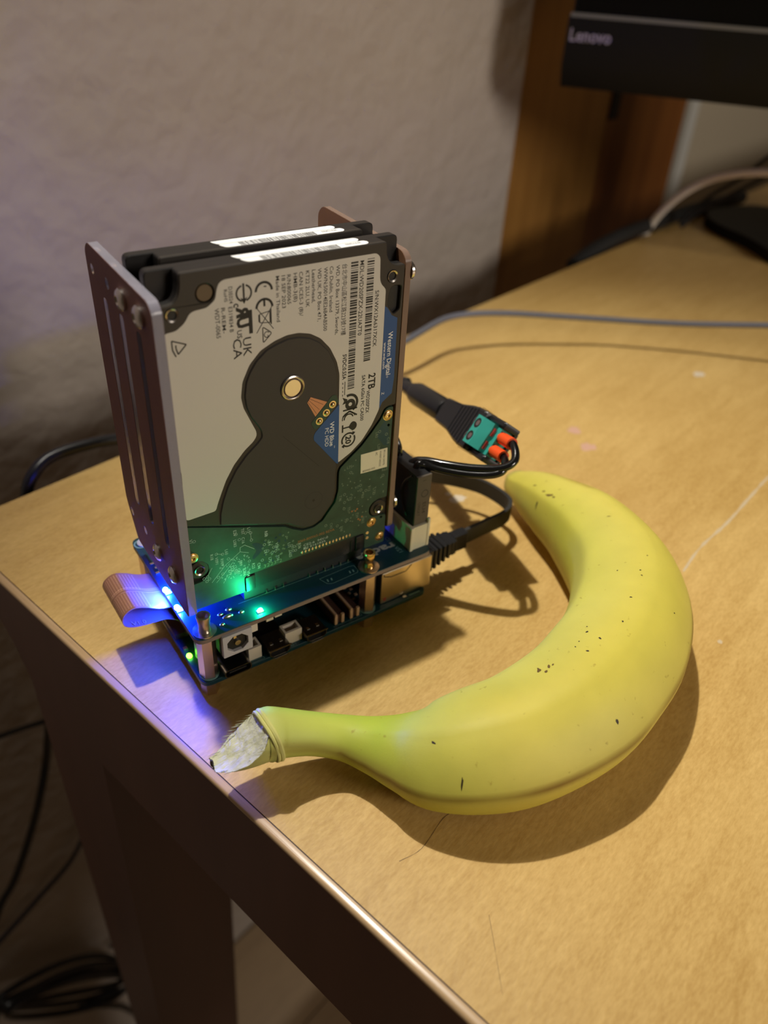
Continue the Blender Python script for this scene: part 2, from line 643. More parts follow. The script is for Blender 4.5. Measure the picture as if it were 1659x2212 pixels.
def seg2(mb, p, q, w, h, fn):
    p, q = Vector(p), Vector(q)
    d = (q - p).normalized()
    n = Vector((-d.y, d.x)) * w / 2
    mb.add([fn(a.x, a.y, h) for a in (p + n, q + n, q - n, p - n)], [(0, 1, 2, 3)])


def line2(mb, pts, w, h, fn, closed=False):
    m = len(pts)
    for i in range(m if closed else m - 1):
        seg2(mb, pts[i], pts[(i + 1) % m], w, h, fn)


_glyph = {}


def glyphs(body, bold=0.0):
    k = (body, bold)
    if k not in _glyph:
        cu = bpy.data.curves.new('t', 'FONT')
        cu.body = body
        cu.size = 1.0
        cu.resolution_u = 2
        cu.offset = bold
        o = bpy.data.objects.new('t', cu)
        C.objects.link(o)
        dg = bpy.context.evaluated_depsgraph_get()
        ev = o.evaluated_get(dg)
        me = ev.to_mesh()
        vs = [tuple(v.co) for v in me.vertices]
        fs = [tuple(p.vertices) for p in me.polygons]
        ev.to_mesh_clear()
        bpy.data.objects.remove(o)
        bpy.data.curves.remove(cu)
        _glyph[k] = (vs, fs)
    return _glyph[k]


CAP = 0.70


def text(mb, body, fn, x0, base, cap, length=None, bold=0.0, h=0.0):
    """fn(tx,ty,h): tx along the reading direction, ty up"""
    vs, fs = glyphs(body, bold)
    if not vs:
        return
    xa, xb = min(v[0] for v in vs), max(v[0] for v in vs)
    sy = cap / CAP
    sx = length / (xb - xa) if length else sy
    mb.add([fn(x0 + (v[0] - xa) * sx, base + v[1] * sy, h) for v in vs], fs)


def thing(name, label, cat, org, group=None):
    o = bpy.data.objects.new(name, None)
    o.empty_display_size = 0.01
    C.objects.link(o)
    o.location = W(*org)
    ORG[o.name] = org
    o['label'] = label
    o['category'] = cat
    if group:
        o['group'] = group
    return o


def tag(o, label, cat, group=None):
    o['label'] = label
    o['category'] = cat
    if group:
        o['group'] = group
    return o


def struct(o):
    o['kind'] = 'structure'
    return o


def stuff(o):
    o['kind'] = 'stuff'
    return o


def lab(o, s):
    o['label'] = s
    return o


# ------------------------------------------------------------------ table frame: a along the back edge, b away from it (negative = towards the viewer)
DX = Vector((math.cos(TANG), math.sin(TANG)))
EX = Vector((-math.sin(TANG), math.cos(TANG)))


def TF(a, b, z):
    p = DX * (a - 16.7) + EX * (b + 139.1)
    return (p.x, p.y, z)


# ================================================================== SETTING
def tbox(mb, a0, a1, b0, b1, z0, z1):
    m2 = MB().box(a0, a1, b0, b1, z0, z1)
    m2.tf(TF)
    return mb.add(m2.v, m2.f)


WG = 100.0      # gap between table and back wall
WEND = 530.0    # where the plaster wall ends (a)
GXY = (0, 0, -ZF)
# floor boards
fl = struct(tbox(MB(), -1200, 1900, -1500, 900, -ZF - 30, -ZF - 3).build('floor', 'floor', org=GXY))
random.seed(4)
k = 0
bw = 118.0
proto = None
for i in range(-4, 12):
    b0 = WG - 2 - (i + 1) * bw
    if i < 0 or i > 9:
        continue
    m_ = tbox(MB(), -500, 1000, b0 + 1.2, b0 + bw - 1.2, -ZF - 3, -ZF)
    m_.build('floor_board', 'floor', fl)
struct(tbox(MB(), -1200, WEND, WG, WG + 90, -ZF, 1500).build('wall_back', 'wall', org=GXY))
struct(tbox(MB(), 926, 2200, WG + 112, WG + 180, -ZF, 1500).build('wall_right', 'wallfar', org=GXY))
struct(tbox(MB(), 928, 972, WG + 70, WG + 110, -ZF, 1500).build('trim_1', 'white', org=GXY))
struct(tbox(MB(), 1062, 1090, WG + 70, WG + 110, -ZF, 1500).build('trim_2', 'white', org=GXY))

# pine cabinet standing past the end of the plaster wall
cab = thing('wooden_cabinet', 'orange pine cabinet standing at the end of the plaster wall behind the monitor', 'cabinet', TF(WEND + 90, WG + 100, -ZF))
tbox(MB(), WEND + 1, WEND + 165, WG + 6, WG + 30, -ZF, 1150).build('side_panel', 'pine', cab)
tbox(MB(), WEND + 165, WEND + 186, WG + 14, WG + 40, -ZF, 1150).build('stile', 'pine', cab)
tbox(MB(), WEND + 190, WEND + 395, WG + 22, WG + 46, -ZF, 1150).build('door', 'pine2', cab)
tbox(MB(), WEND + 1, WEND + 395, WG + 30, WG + 46, -ZF, 1150).build('back_panel', 'pine2', cab)
tbox(MB(), WEND + 187, WEND + 204, WG + 12, WG + 24, 58, 200).build('hinge', 'blackmatte', cab)

# ================================================================== TABLE
tb = thing('table', 'birch-topped table with dark brown frame under the banana and circuit boards', 'table', TF(600, -400, -ZF))
TH = 1.6
tw, td = 1500.0, 900.0
pm = MB()
pm.prism(rect(2.95, tw, -td, 0), -7 - TH, -7)
pm.tf(TF).build('top_panel', 'table', tb)
em = MB()
pr = [(0.2, -7 - TH), (2.6, -7 - TH), (2.6, -7.0), (1.0, -7.0), (0.5, -7.25), (0.2, -7.8)]
em.prism(pr, -td, 0, fn=lambda a, z, b: TF(a, b, z))
lab(em.build('edge_band', 'edge', tb), 'pale glossy edge strip along the left side')
gm = MB()
tbox(gm, 2.5, 3.0, -td, 0, -7 - TH, -7.2)
gm.build('edge_groove', 'dbrown', tb)
# left apron with the shallow curved part behind the leg
ap = [(-td + 30, -68), (-94, -68), (-60, -66), (-44, -58), (-38, -44), (-30, -34), (-16, -29), (-4, -28), (-4, -8.7), (-td + 30, -8.7)]
am = MB().prism(fillet(ap, 3, 2), 0.4, 22, fn=lambda b, z, a: TF(a, b, z))
lab(am.build('apron', 'brown', tb), 'dark brown side rail under the left edge')
tbox(MB(), 22, tw - 20, -26, -4, -68, -8.7).build('apron', 'brown', tb)
# legs: wide at the rail, tapering on the inner side
def leg(ai, bi, sb):
    lm = MB()
    zt, zb = -8.7, -ZF
    t0 = [(0.6, -44.5), (57, -44.5), (57, -93.5), (0.6, -93.5)]
    t1 = [(0.6, -37.0), (50, -37.0), (50, -62.0), (0.6, -62.0)]
    def q(p):
        a, b = p
        return (ai + (a if sb[0] > 0 else -a), bi + (b if sb[1] > 0 else -b))
    A = [TF(*q(p), zt) for p in t0]
    B = [TF(*q(p), zb) for p in t1]
    lm.add(A + B, [(0, 1, 2, 3), (4, 5, 6, 7)] + [(i, (i + 1) % 4, 4 + (i + 1) % 4, 4 + i) for i in range(4)])
    return lm.build('leg', 'brown', tb)
leg(0, 0, (1, 1))
leg(0, -td + 30, (1, -1))
leg(tw - 20, 0, (-1, 1))
leg(tw - 20, -td + 30, (-1, -1))
# marks on the top
def blot(name, pts, material, z=-6.97):
    b = MB().flat(pts, z)
    return b.build(name, material, tb)
def wob(cx, cy, r, seed, sx=1.0, n=14):
    rr = random.Random(seed)
    return [(cx + sx * r * rr.uniform(0.6, 1.15) * math.cos(2 * PI * k / n), cy + r * rr.uniform(0.6, 1.15) * math.sin(2 * PI * k / n)) for k in range(n)]
def pale_line(name, pts, w, material, seed):
    rr = random.Random(seed)
    m_ = MB()
    P = smooth_path([(x, y, 0) for x, y in pts], 6)
    L_, R_ = [], []
    for i, p in enumerate(P):
        d = (P[min(i + 1, len(P) - 1)] - P[max(i - 1, 0)]).normalized()
        nn = Vector((-d.y, d.x, 0))
        q = w * rr.uniform(0.35, 1.2)
        L_.append(p + nn * q / 2)
        R_.append(p - nn * q / 2)
    n = len(P)
    m_.add([(p.x, p.y, -6.97) for p in L_ + R_], [(i, i + 1, n + i + 1, n + i) for i in range(n - 1)])
    return m_.build(name, material, tb)
SEAM1 = [(31.7, -98.4), (27, -106.5), (22.5, -114)]
SEAM2 = [(20.9, -75.2), (28, -75.4), (38.0, -71.5), (43, -71.5)]
lab(pale_line('scratch', [(184, -36.6), (203, -30.2), (228, -25.0), (252, -18.6), (277, -12), (300, -7)], 1.3, 'scratch', 3), 'long pale scratch right of the banana')
pale_line('scratch', SEAM1, 0.10, 'table_seam', 5)
pale_line('scratch', SEAM2, 0.2, 'table_seam', 6)
lab(blot('stain', wob(227, 65, 4.2, 1), 'pinkst'), 'faint pink spot')
lab(blot('stain', wob(221, 50, 4.4, 2), 'pinkst'), 'faint pink spot')
blot('stain', wob(137.5, 47, 3.0, 3, 1.5), 'whitest')
blot('stain', wob(136, 52, 1.5, 8, 1.3), 'whitest')
blot('stain', wob(341, 77, 3.2, 4, 1.6), 'whitest')
blot('stain', wob(163.5, -69, 1.1, 5), 'scratch')

# ================================================================== LOWER BOARD (single-board computer)
sb = thing('single_board_computer', 'green single-board computer on metal feet at the bottom of the stack', 'circuit board', (42, 28, -7))
MB().prism(fillet(rect(0, 85, 0, 56), 3, 4), -1.5, 0, bev=0.1).build('board', 'pcbd', sb)
for x, y in ((3.5, 3.5), (61.5, 3.5), (3.5, 52.5), (61.5, 52.5)):
    f_ = MB().lathe([(2.9, -7), (2.9, -1.6)], (x, y, 0), (0, 0, 1), 6).build('foot', 'steelw', sb)
    MB().lathe([(3.1, 0.02), (3.1, 0.3), (2.4, 0.3)], (x, y, 0), (0, 0, 1), 20).build('washer', 'silkb', f_)
# usb-c
uc = fillet(rect(6.7, 15.7, 0.05, 3.25), 1.5, 5)
po = MB().prism(uc, 6.0, -1.4, holes=[offset_poly(uc, 0.35)], fn=lambda a, z, y: (a, y, z)).build('power_port', 'steeld', sb)
MB().prism(offset_poly(uc, 0.36), 6, 0.8, fn=lambda a, z, y: (a, y, z)).build('port_insert', 'chip', po)
MB().box(8.4, 14.0, -1.0, 0.8, 1.35, 1.95).build('port_tongue', 'chip', po)
# micro hdmi
def mhdmi(cx):
    pf = [(cx - 3.6, 3.4), (cx + 3.6, 3.4), (cx + 3.6, 1.5), (cx + 2.6, 0.5), (cx - 2.6, 0.5), (cx - 3.6, 1.5)]
    o = MB().prism(pf, 6.8, -1.2, holes=[offset_poly(pf, 0.3)], fn=lambda a, z, y: (a, y, z)).build('video_port', 'steeld', sb)
    MB().prism(offset_poly(pf, 0.32), 6.6, 0.5, fn=lambda a, z, y: (a, y, z)).build('port_insert', 'chip', o)
    MB().box(cx - 3.9, cx + 3.9, -1.5, -1.1, 3.35, 3.7).build('flange', 'steel', o)
    MB().box(cx - 2.2, cx + 2.2, -1.9, -1.0, -0.15, 0.2).build('flange', 'solder', o)
    for d in (-1.7, 1.7):
        MB().box(cx + d - 0.5, cx + d + 0.5, 1.4, 2.6, 3.4, 3.6).build('spring_tab', 'solder', o)
mhdmi(25.8)
mhdmi(39.2)
# white sockets
def wsock(x0, x1, y0, y1, h):
    o = MB().prism(rect(x0, x1, y0, y1), 0.02, h, holes=[rect(x0 + 0.7, x1 - 0.7, y0 + 0.8, y1 - 0.7)]).build('wire_socket', 'creamp', sb)
    MB().box(x0 + 0.6, x1 - 0.6, y0 + 0.7, y1 - 0.6, 0.02, h - 3).build('socket_floor', 'creamp', o)
wsock(16.2, 20.6, 1.6, 6.0, 5.0)
wsock(29.2, 35.2, 1.8, 6.0, 5.2)
# flat-cable connectors
def fpc(x0, x1):
    o = MB().box(x0, x1, 2.2, 17.5, 0.02, 3.6).build('flat_cable_connector', 'dbrown', sb)
    MB().box(x0 + 0.2, x0 + 1.0, 1.6, 17.8, 3.6, 4.5).build('latch', 'tan', o)
    MB().box(x0 + 0.0, x0 + 1.0, 1.4, 2.2, 0.3, 4.0).build('latch', 'tan', o)
    MB().box(x1 - 1.0, x1, 1.4, 2.2, 0.3, 4.0).build('latch', 'tan', o)
fpc(47.6, 51.2)
fpc(53.6, 57.2)
# ethernet socket: shield, black sheet painting the left side as shaded, seam
eo = MB().box(66.4, 87.6, 2.2, 18.2, 0.3, 13.6, 0.4)
eo = eo.build('network_port', 'ethm', sb)
MB().box(66.2, 66.38, 2.3, 18.1, 0.3, 13.5).build('painted_shade_side', 'chip', eo)
sm = MB()
line2(sm, [(67.2, 13.2), (67.2, 12.4), (70.2, 11.2), (76.4, 11.2), (78.6, 13.2)], 0.28, 2.12, lambda a, z, h: (a, h, z))
sm.build('seam', 'chip', eo)
for zz in (1.3, 2.1):
    MB().box(67.5, 68.6, 2.05, 2.25, zz, zz + 0.35).build('slot', 'redp', eo)
for y0 in (21.0, 39.0):
    u_ = MB().box(70, 87.5, y0, y0 + 13.4, 0.1, 15.6, 0.5).build('peripheral_port', 'steel', sb)
    for z0 in (1.4, 8.8):
        MB().box(87.45, 87.7, y0 + 0.9, y0 + 12.5, z0, z0 + 5.4).build('port_insert', 'chip', u_)
MB().box(22, 39, 20, 37, 0.05, 2.2, 0.3).build('processor', 'steel', sb)
MB().box(44, 54, 24, 38, 0.05, 1.3).build('memory_chip', 'chip', sb)
MB().box(24, 31, 9, 14, 0.05, 1.1).build('power_chip', 'chip', sb)
MB().box(7, 58, 49.9, 55, 0.05, 15.0).build('pin_header', 'chip', sb)
for x in range(8):
    MB().box(59.5 + (x % 2) * 1.8, 60.6 + (x % 2) * 1.8, 9 + 1.6 * x, 9.8 + 1.6 * x, 0.02, 0.5).build('component', 'tan', sb)
MB().lathe([(2.9, 0.1), (2.9, 1.2), (2.5, 1.5), (2.9, 1.8), (2.9, 6.2), (2.4, 6.8)], (5.6, 11.8, 0), (0, 0, 1), 20).build('capacitor', 'grayp', sb)
lab(MB().ball((1.0, 13.0, 0.6), 0.9, 8, (1, 1.2, 0.8)).build('led', 'ledlime', sb), 'lit lime green indicator light')
MB().box(0.5, 1.8, 16, 17.2, 0.02, 0.9).build('component', 'solder', sb)
MB().box(0.2, 4.6, 22, 42, 0.05, 2.2).build('ribbon_connector', 'dbrown', sb)
sk = MB()
text(sk, 'HDMI', lambda tx, ty, h: (tx, ty, h), 26.2, 8.3, 2.6, 14.0, bold=0.03, h=0.03)
text(sk, 'UART', lambda tx, ty, h: (tx, ty, h), 29.6, 0.4, 0.9, 3.2, h=0.03)
line2(sk, [(46.8, 1.2), (58.2, 1.2), (58.2, 18.6)], 0.18, 0.03, lambda a, b, h: (a, b, h))
line2(sk, [(15.9, 0.4), (21.0, 0.4), (21.0, 1.3), (15.9, 1.3)], 0.14, 0.03, lambda a, b, h: (a, b, h), True)
line2(sk, [(78.0, 1.1), (82.6, 1.1)], 0.5, 0.03, lambda a, b, h: (a, b, h))
sk.build('silkscreen', 'silkb', sb)
for x in (75.2,):
    MB().box(x, x + 1.4, 0.6, 1.5, 0.02, 0.5).build('component', 'solder', sb)

# ================================================================== UPPER BOARD (drive expansion board)
hb = thing('expansion_board', 'dark teal drive expansion board with lit blue leds on brass standoffs', 'circuit board', (42, 28, 16.7))
HT = 18.3
outl = fillet(rect(-0.4, 85.4, 0, 56), 3.2, 4)
MB().prism(outl, HT - 0.25, HT, bev=0.05).build('board', 'pcbd', hb)
MB().prism(outl, HT - 1.7, HT - 0.25).build('board_core', 'pcbedge', hb)
for x, y in ((3.5, 3.5), (61.5, 3.5), (3.5, 52.5), (61.5, 52.5)):
    lft = x < 10
    so = MB().lathe([(2.9, 0.35), (2.9, HT - 1.75)], (x, y, 0), (0, 0, 1), 6).build('standoff', 'steelw', hb)
    if y < 10:
        MB().lathe([(3.6, HT + 0.02), (3.6, HT + 0.35), (1.8, HT + 0.35)], (x, y, 0), (0, 0, 1), 24).build('washer', 'steelw' if not lft else 'steel', so)
        pr = [(1.9, 0), (1.9, 0.6), (1.5, 1.6), (1.5, 2.6), (2.05, 3.6), (2.1, 5.6), (2.0, 5.9), (1.3, 5.9), (1.2, 3.8)]
        if lft:
            pr = [(1.9, 0), (1.75, 0.8), (1.85, 3.2), (2.15, 5.4), (2.1, 5.9), (1.6, 5.9), (1.5, 4.0)]
        sc_ = MB().lathe([(a, HT + 0.35 + b) for a, b in pr], (x, y, 0), (0, 0, 1), 24).build('screw_post', 'steelw' if lft else 'brass', so)
    else:
        MB().lathe([(2.6, HT + 0.02), (2.6, HT + 0.2), (1.5, HT + 0.2)], (x, y, 0), (0, 0, 1), 24).build('mounting_ring', 'grayp', so)
# barrel jack
jk = MB().box(7.3, 16.3, 0.2, 13.5, 7.6, HT - 1.8).build('power_jack', 'chip', hb)
oc = [(11.8 + 3.6 * math.cos(PI / 8 + k * PI / 4) * 1.02, 12.9 + 3.4 * math.sin(PI / 8 + k * PI / 4)) for k in range(8)]
MB().prism(fillet(rect(7.0, 16.6, 8.6, 17.1), 0.3, 2), 0.2, -1.1, holes=[oc], fn=lambda a, z, y: (a, y, z), bev=0.1).build('jack_face', 'grayp', jk)
MB().prism(oc, 0.15, 0.18, fn=lambda a, z, y: (a, y, z)).build('jack_bore', 'ink', jk)
MB().cyl((12.0, 0.2, 12.6), (12.0, -0.7, 12.6), 0.95, 12).build('jack_pin', 'steel', jk)
MB().box(10.6, 11.5, -0.9, 0.2, 15.0, 16.0).build('jack_contact', 'solder', jk)
# small sockets below the board
MB().box(17.2, 19.4, 1.0, 3.0, 12.6, HT - 1.8).build('component', 'creamp', hb)
MB().box(23.4, 25.8, 3.0, 6.0, 12.4, HT - 1.8).build('component', 'nylon', hb)
MB().box(26.4, 28.8, 3.0, 6.0, 12.8, HT - 1.8).build('component', 'nylon', hb)
# solder joints on top near the jack
for x, y, r in ((10.3, 7.4, 0.8), (13.4, 8.2, 0.9), (16.2, 5.2, 0.8), (9.0, 3.2, 0.7)):
    MB().ball((x, y, HT + 0.1), r, 6, (1.2, 0.8, 0.7)).build('solder_joint', 'solder', hb)
MB().ball((11.9, 5.6, HT + 0.1), 1.0, 6, (1.8, 0.7, 0.6)).build('solder_joint', 'solder', hb)
# drive sockets: two rows
for dy in (0, 11.8):
    so = MB()
    so.box(19.5, 62.6, 9.8 + dy, 15.6 + dy, HT + 0.02, 27.4)
    so = so.build('drive_socket', 'chip', hb)
    if dy == 0:
        for xx in (26.9, 29.9, 32.9, 42.4, 45.4, 48.2, 51.2, 54.1, 57.1):
            MB().cyl((xx, 9.3, HT + 0.02), (xx, 9.3, HT + 1.0), 0.34, 6, 0.2).build('solder_pin', 'solder', so)
# leds
for y in (24.6, 15.4):
    base = MB().box(-0.3, 1.5, y - 0.9, y + 0.9, HT + 0.02, HT + 0.4).build('led', 'creamp', hb)
    lab(base, 'lit blue indicator light beside the ribbon')
    MB().ball((-0.05, y, HT + 1.5), 0.95, 8, (0.9, 1.1, 0.8)).build('led_lens', 'ledblue', base)
base = MB().box(20.2, 22.2, 1.9, 3.2, HT + 0.02, HT + 0.4).build('led', 'creamp', hb)
lab(base, 'lit green indicator light at the front edge')
MB().ball((21.2, 2.5, HT + 0.7), 0.75, 8, (1.1, 0.8, 0.8)).build('led_lens', 'ledgreen', base)
for x, y in ((0.6, 34.5), (1.3, 37.0), (0.7, 39.6), (3.6, 38), (3.4, 34.6)):
    MB().box(x, x + 1.6, y, y + 0.9, HT + 0.02, HT + 0.55).build('component', 'solder', hb)
MB().box(0.4, 4.4, 20, 40, 14.4, HT - 1.75).build('ribbon_connector', 'chip', hb)
sk = MB()
hf = lambda a, b, h: (a, b, HT + 0.02 + h)
line2(sk, [(17, 9.0), (62, 8.9)], 0.16, 0.02, hf)
line2(sk, [(44.4, 6.4), (45.4, 3.2), (47, 2.4), (56.8, 3.0), (57.6, 4.0), (57.6, 6.6), (56.0, 6.9)], 0.16, 0.02, hf)
line2(sk, [(44.4, 6.4), (56.0, 6.9)], 0.16, 0.02, hf)
for x in (46.2, 47.6, 54.6, 55.9):
    seg2(sk, (x, 3.8), (x + 0.3, 5.0), 0.5, 0.02, hf)
text(sk, 'L2', lambda tx, ty, h: hf(58.4 + tx, 5.6 - ty, h), 0, 0, 1.1, h=0.02)
text(sk, '12V GND', lambda tx, ty, h: hf(74.6 + ty, 4.4 + tx, h), 0, 0, 1.7, 9.4, h=0.02)
ring2(sk, 2.0, 52.2, 2.1, 0.5, 0.02, hf)
sk.build('silkscreen', 'silkb', hb)
sk = MB()
text(sk, 'radxa', lambda tx, ty, h: hf(75.6 - tx, 10.6 - ty, h), 0, 0, 3.3, 15.5, bold=0.035, h=0.03)
sk.build('printed_name', 'silk', hb)
# power header (white nylon shroud)
ph = MB().prism(rect(78.2, 85.6, 3.4, 25.4), HT + 0.02, 27.8, holes=[rect(79.3, 84.5, 4.5, 24.3)])
ph = ph.build('power_header', 'nylon', hb)
MB().box(79.2, 84.6, 4.4, 24.4, HT + 0.02, 21).build('header_floor', 'nylon', ph)
MB().box(77.9, 79.2, 3.0, 4.2, HT + 0.02, 27.9, 0.3).build('corner_rib', 'nylon', ph)
MB().box(84.9, 86.0, 3.2, 4.4, HT + 0.02, 29.6, 0.3).build('corner_rib', 'nylon', ph)

# ================================================================== RIBBON between the two boards
rb = thing('ribbon_cable', 'copper-coloured flat ribbon cable curling out between the two boards', 'cable', (-8, 30, 3.0))
RP = [(2.5, 16.0), (-0.8, 16.4), (-4.2, 17.4), (-8, 19.6), (-11.6, 20.8), (-14.4, 19.4), (-15.3, 17.0), (-14.4, 14.8), (-11, 13.3), (-6, 12.6), (-2, 12.0), (1.6, 9.4), (3.6, 5.4), (3.8, 2.4)]
RP3 = [(x, 0, z) for x, z in RP]
MB().strip([(x, 29.5, z) for x, _, z in RP3], (0, 1, 0), 9.2, 0.12, 8).build('film', 'ribbon', rb)
P = smooth_path(RP3, 8)
cm = MB()
for kk in range(30):
    if kk in (14, 15):
        continue
    y = 21.4 + kk * 0.56
    vs = []
    seg = P[20:50]
    for i, p in enumerate(seg):
        d = (P[20 + i + 1] - P[20 + i - 1]).normalized()
        n = Vector((-d.z, 0, d.x))
        n = n if (Vector((p.x + 8, 0, p.z - 16.5)).dot(n) > 0) else -n
        q = p + n * 0.135
        vs += [(q.x, y - 0.13, q.z), (q.x, y + 0.13, q.z)]
    for i in range(len(seg) - 1):
        if i % 2 == 0:
            cm.add(vs[2 * i:2 * i + 4], [(0, 1, 3, 2)])
for y in (28.7, 29.9, 30.6):
    vs = []
    seg = P[4:58]
    for i, p in enumerate(seg):
        d = (P[4 + i + 1] - P[4 + i - 1]).normalized()
        n = Vector((-d.z, 0, d.x))
        n = n if (Vector((p.x + 8, 0, p.z - 16.5)).dot(n) > 0) else -n
        q = p + n * 0.135
        vs += [(q.x, y - 0.12, q.z), (q.x, y + 0.12, q.z)]
    cm.add(vs, [(2 * i, 2 * i + 1, 2 * i + 3, 2 * i + 2) for i in range(len(seg) - 1)])
stuff(cm.build('conductor_lines', 'ribbonp', rb))
tm = MB()
def rib_z(x):
    return (13.3 + (-11 - x) * 0.44 if x < -11 else 13.3 - (x + 11) * 0.14) + 0.22
text(tm, 'V1.0', lambda tx, ty, h: (-12.6 + tx, 20.7 + ty, rib_z(-12.6 + tx)), 0, 0, 1.8, 4.4, 0.01)
tm.build('print', 'ribbonp', rb)

# ================================================================== HARD DRIVES
DO = (1.73, 8.4, 23.0)


def build_drive():
    dr = thing('hard_drive', 'front hard drive with silver label and green board facing the viewer', 'hard drive', DO, 'hard drives standing on the expansion board')
    F = lambda u, v, off: (DO[0] + u, DO[1] - off, DO[2] + v)
    body = fillet([(0, 0), (69.85, 0), (69.85, 100), (0, 100)], 1.6, 4)
    cutc = [(0, 2.0), (0.8, 0.4), (69.0, 0.4), (69.85, 2.0), (69.85, 93.4), (67.2, 93.4), (65.5, 93.9), (64.2, 95.4), (63.6, 97.2), (63.5, 100),
            (6.7, 100), (6.5, 97), (6.0, 94.9), (4.7, 93.3), (3.0, 93.0), (0, 93.0)]
    b = MB()
    b.prism(body, -7.0, -4.4, fn=F, bev=0.25)
    b.prism(fillet(cutc, 0.8, 3), -4.6, -1.15, fn=F)
    b.build('casting', 'castd', dr)
    pocketR = fillet([(65.5, 87.4), (66.8, 87.9), (69.0, 87.6), (68.8, 81.0), (66.9, 79.8), (64.9, 82.6), (64.8, 84.5)], 0.6, 3)
    raised = [(0, 31.2), (32.3, 19.9), (34.7, 18.1), (38.0, 16.2), (41.5, 16.0), (44.4, 17.3), (46.1, 19.4), (48.7, 22.5), (49.7, 26.3), (49.8, 33.0), (50.4, 34.7),
              (53.7, 37.3), (57.7, 40.2), (61.4, 44.1), (64.5, 47.8), (65.8, 50.5), (67.3, 51.1), (69.85, 50.9), (69.85, 93.4), (67.2, 93.4), (65.5, 93.9), (64.2, 95.4),
              (63.6, 97.2), (63.5, 100), (6.7, 100), (6.5, 97), (6.0, 94.9), (4.7, 93.3), (3.0, 93.0), (0, 93.0)]
    holes = [pocketR, circ(4.07, 90.6, 1.55, 16), circ(65.78, 90.6, 1.55, 16), circ(12.5, 94.5, 2.3, 20)]
    MB().prism(fillet(raised, 0.7, 3), -1.15, 0.0, holes=holes, fn=F, bev=0.22).build('front_frame', 'cast', dr)
    MB().prism(circ(12.5, 94.5, 2.05, 20), -1.2, -0.2, fn=F, bev=0.15).build('breather_plug', 'plug', dr)
    ins = MB()
    ins.flat(fillet(pocketR, 0.2, 1), -1.12, fn=F)
    ins.build('pocket', 'ink', dr)
    # mounting bosses and inserts
    for u, v in ((65.78, 14.0), (4.07, 14.0)):
        MB().prism(circ(u, v, 3.0, 24), -1.15, -0.25, holes=[circ(u, v, 1.5, 16)], fn=F, bev=0.15).build('mounting_boss', 'cast', dr)
    for u, v in ((4.07, 90.6), (65.78, 90.6), (65.78, 14.0), (4.07, 14.0)):
        m_ = MB()
        m_.lathe([(1.62, -0.1), (1.62, 0.28), (1.2, 0.05), (1.2, -1.0), (0.2, -1.1)], F(u, v, 0), (0, -1, 0), 20, cap=False)
        th_ = m_.build('threaded_hole', 'steel', dr)
        MB().prism(circ(u, v, 1.19, 16), -1.12, -0.28, fn=F).build('bore_shade_disc', 'ink', th_)  # black disc stands in for the shade down the bore
    # motor and actuator cover
    cov = [(30.5, 78.3), (27.6, 77.3), (24.6, 74.9), (22.7, 72.2), (21.5, 69.6), (20.9, 65.8), (21.2, 62.6), (22.3, 59.4), (24.2, 56.3), (25.2, 54.3), (25.3, 52.4), (23.9, 50.9), (20.3, 48.0),
           (17.0, 44.2), (14.4, 39.8), (12.7, 35.6), (11.6, 31.4), (11.3, 27.6), (32.5, 20.4), (35.0, 18.6), (38.2, 16.8), (41.3, 16.6), (44.0, 17.9), (45.6, 19.9), (48.0, 22.9), (49.0, 26.5), (49.1, 33.2), (49.3, 36.3), (49.3, 57),
           (49.0, 65.7), (48.0, 69.6), (46.0, 73.4), (43.3, 76.3), (40.4, 78.1), (37.0, 79.0), (33.8, 79.1)]
    co = MB().prism(fillet(cov, 0.5, 2), 0.0, 0.35, fn=F, bev=0.3).build('motor_cover', 'cover', dr)
    m_ = MB()
    ring2(m_, 41.4, 25.9, 3.0, 0.07, 0.37, F)
    ring2(m_, 41.4, 25.9, 0.28, 0.28, 0.37, F, n=10)
    seg2(m_, (31.6, 51.0), (43.2, 37.6), 0.12, 0.37, F)
    m_.build('engraving', 'castd', co)
    hubm = MB().lathe([(3.5, 0.3), (3.5, 0.75), (3.2, 0.88), (2.95, 0.8), (2.85, 0.4)], F(34.8, 65.1, 0), (0, -1, 0), 36)
    hub = hubm.build('spindle_hub', 'steel', dr)
    MB().prism(circ(34.8, 65.1, 2.8, 28), 0.42, 0.5, fn=F).build('hub_groove', 'dbrown', hub)
    MB().prism(circ(34.8, 65.1, 2.45, 32), 0.5, 0.78, fn=F, bev=0.08).build('hub_cap', 'hubc', hub)
    # motor contact strip
    fp = MB().prism(fillet([(48.6, 59.6), (47.3, 59.7), (40.5, 52.6), (41.6, 50.3), (43.2, 50.6), (49.5, 57.4)], 0.5, 3), 0.36, 0.42, fn=F).build('motor_contact', 'pcb', dr)
    fan_ = MB()
    fan_.prism([(40.4, 60.85), (45.65, 58.1), (41.9, 54.4), (39.3, 59.4)], 0.36, 0.44, fn=F)
    fan_.build('copper_flex', 'copper', fp)
    tr = MB()
    for q, p in (((40.1, 60.4), (44.4, 57.6)), ((39.8, 60.0), (43.2, 56.3)), ((39.5, 59.6), (42.3, 55.2))):
        seg2(tr, q, p, 0.1, 0.46, F)
    tr.build('conductor_lines', 'dbrown', fp)
    for u, v in ((47.44, 56.86), (45.41, 54.72), (43.17, 52.63)):
        p_ = MB().lathe([(1.15, 0.42), (1.15, 0.5), (0.75, 0.5), (0.6, 0.8), (0.2, 1.0)], F(u, v, 0), (0, -1, 0), 16).build('contact_pin', 'gold', fp)
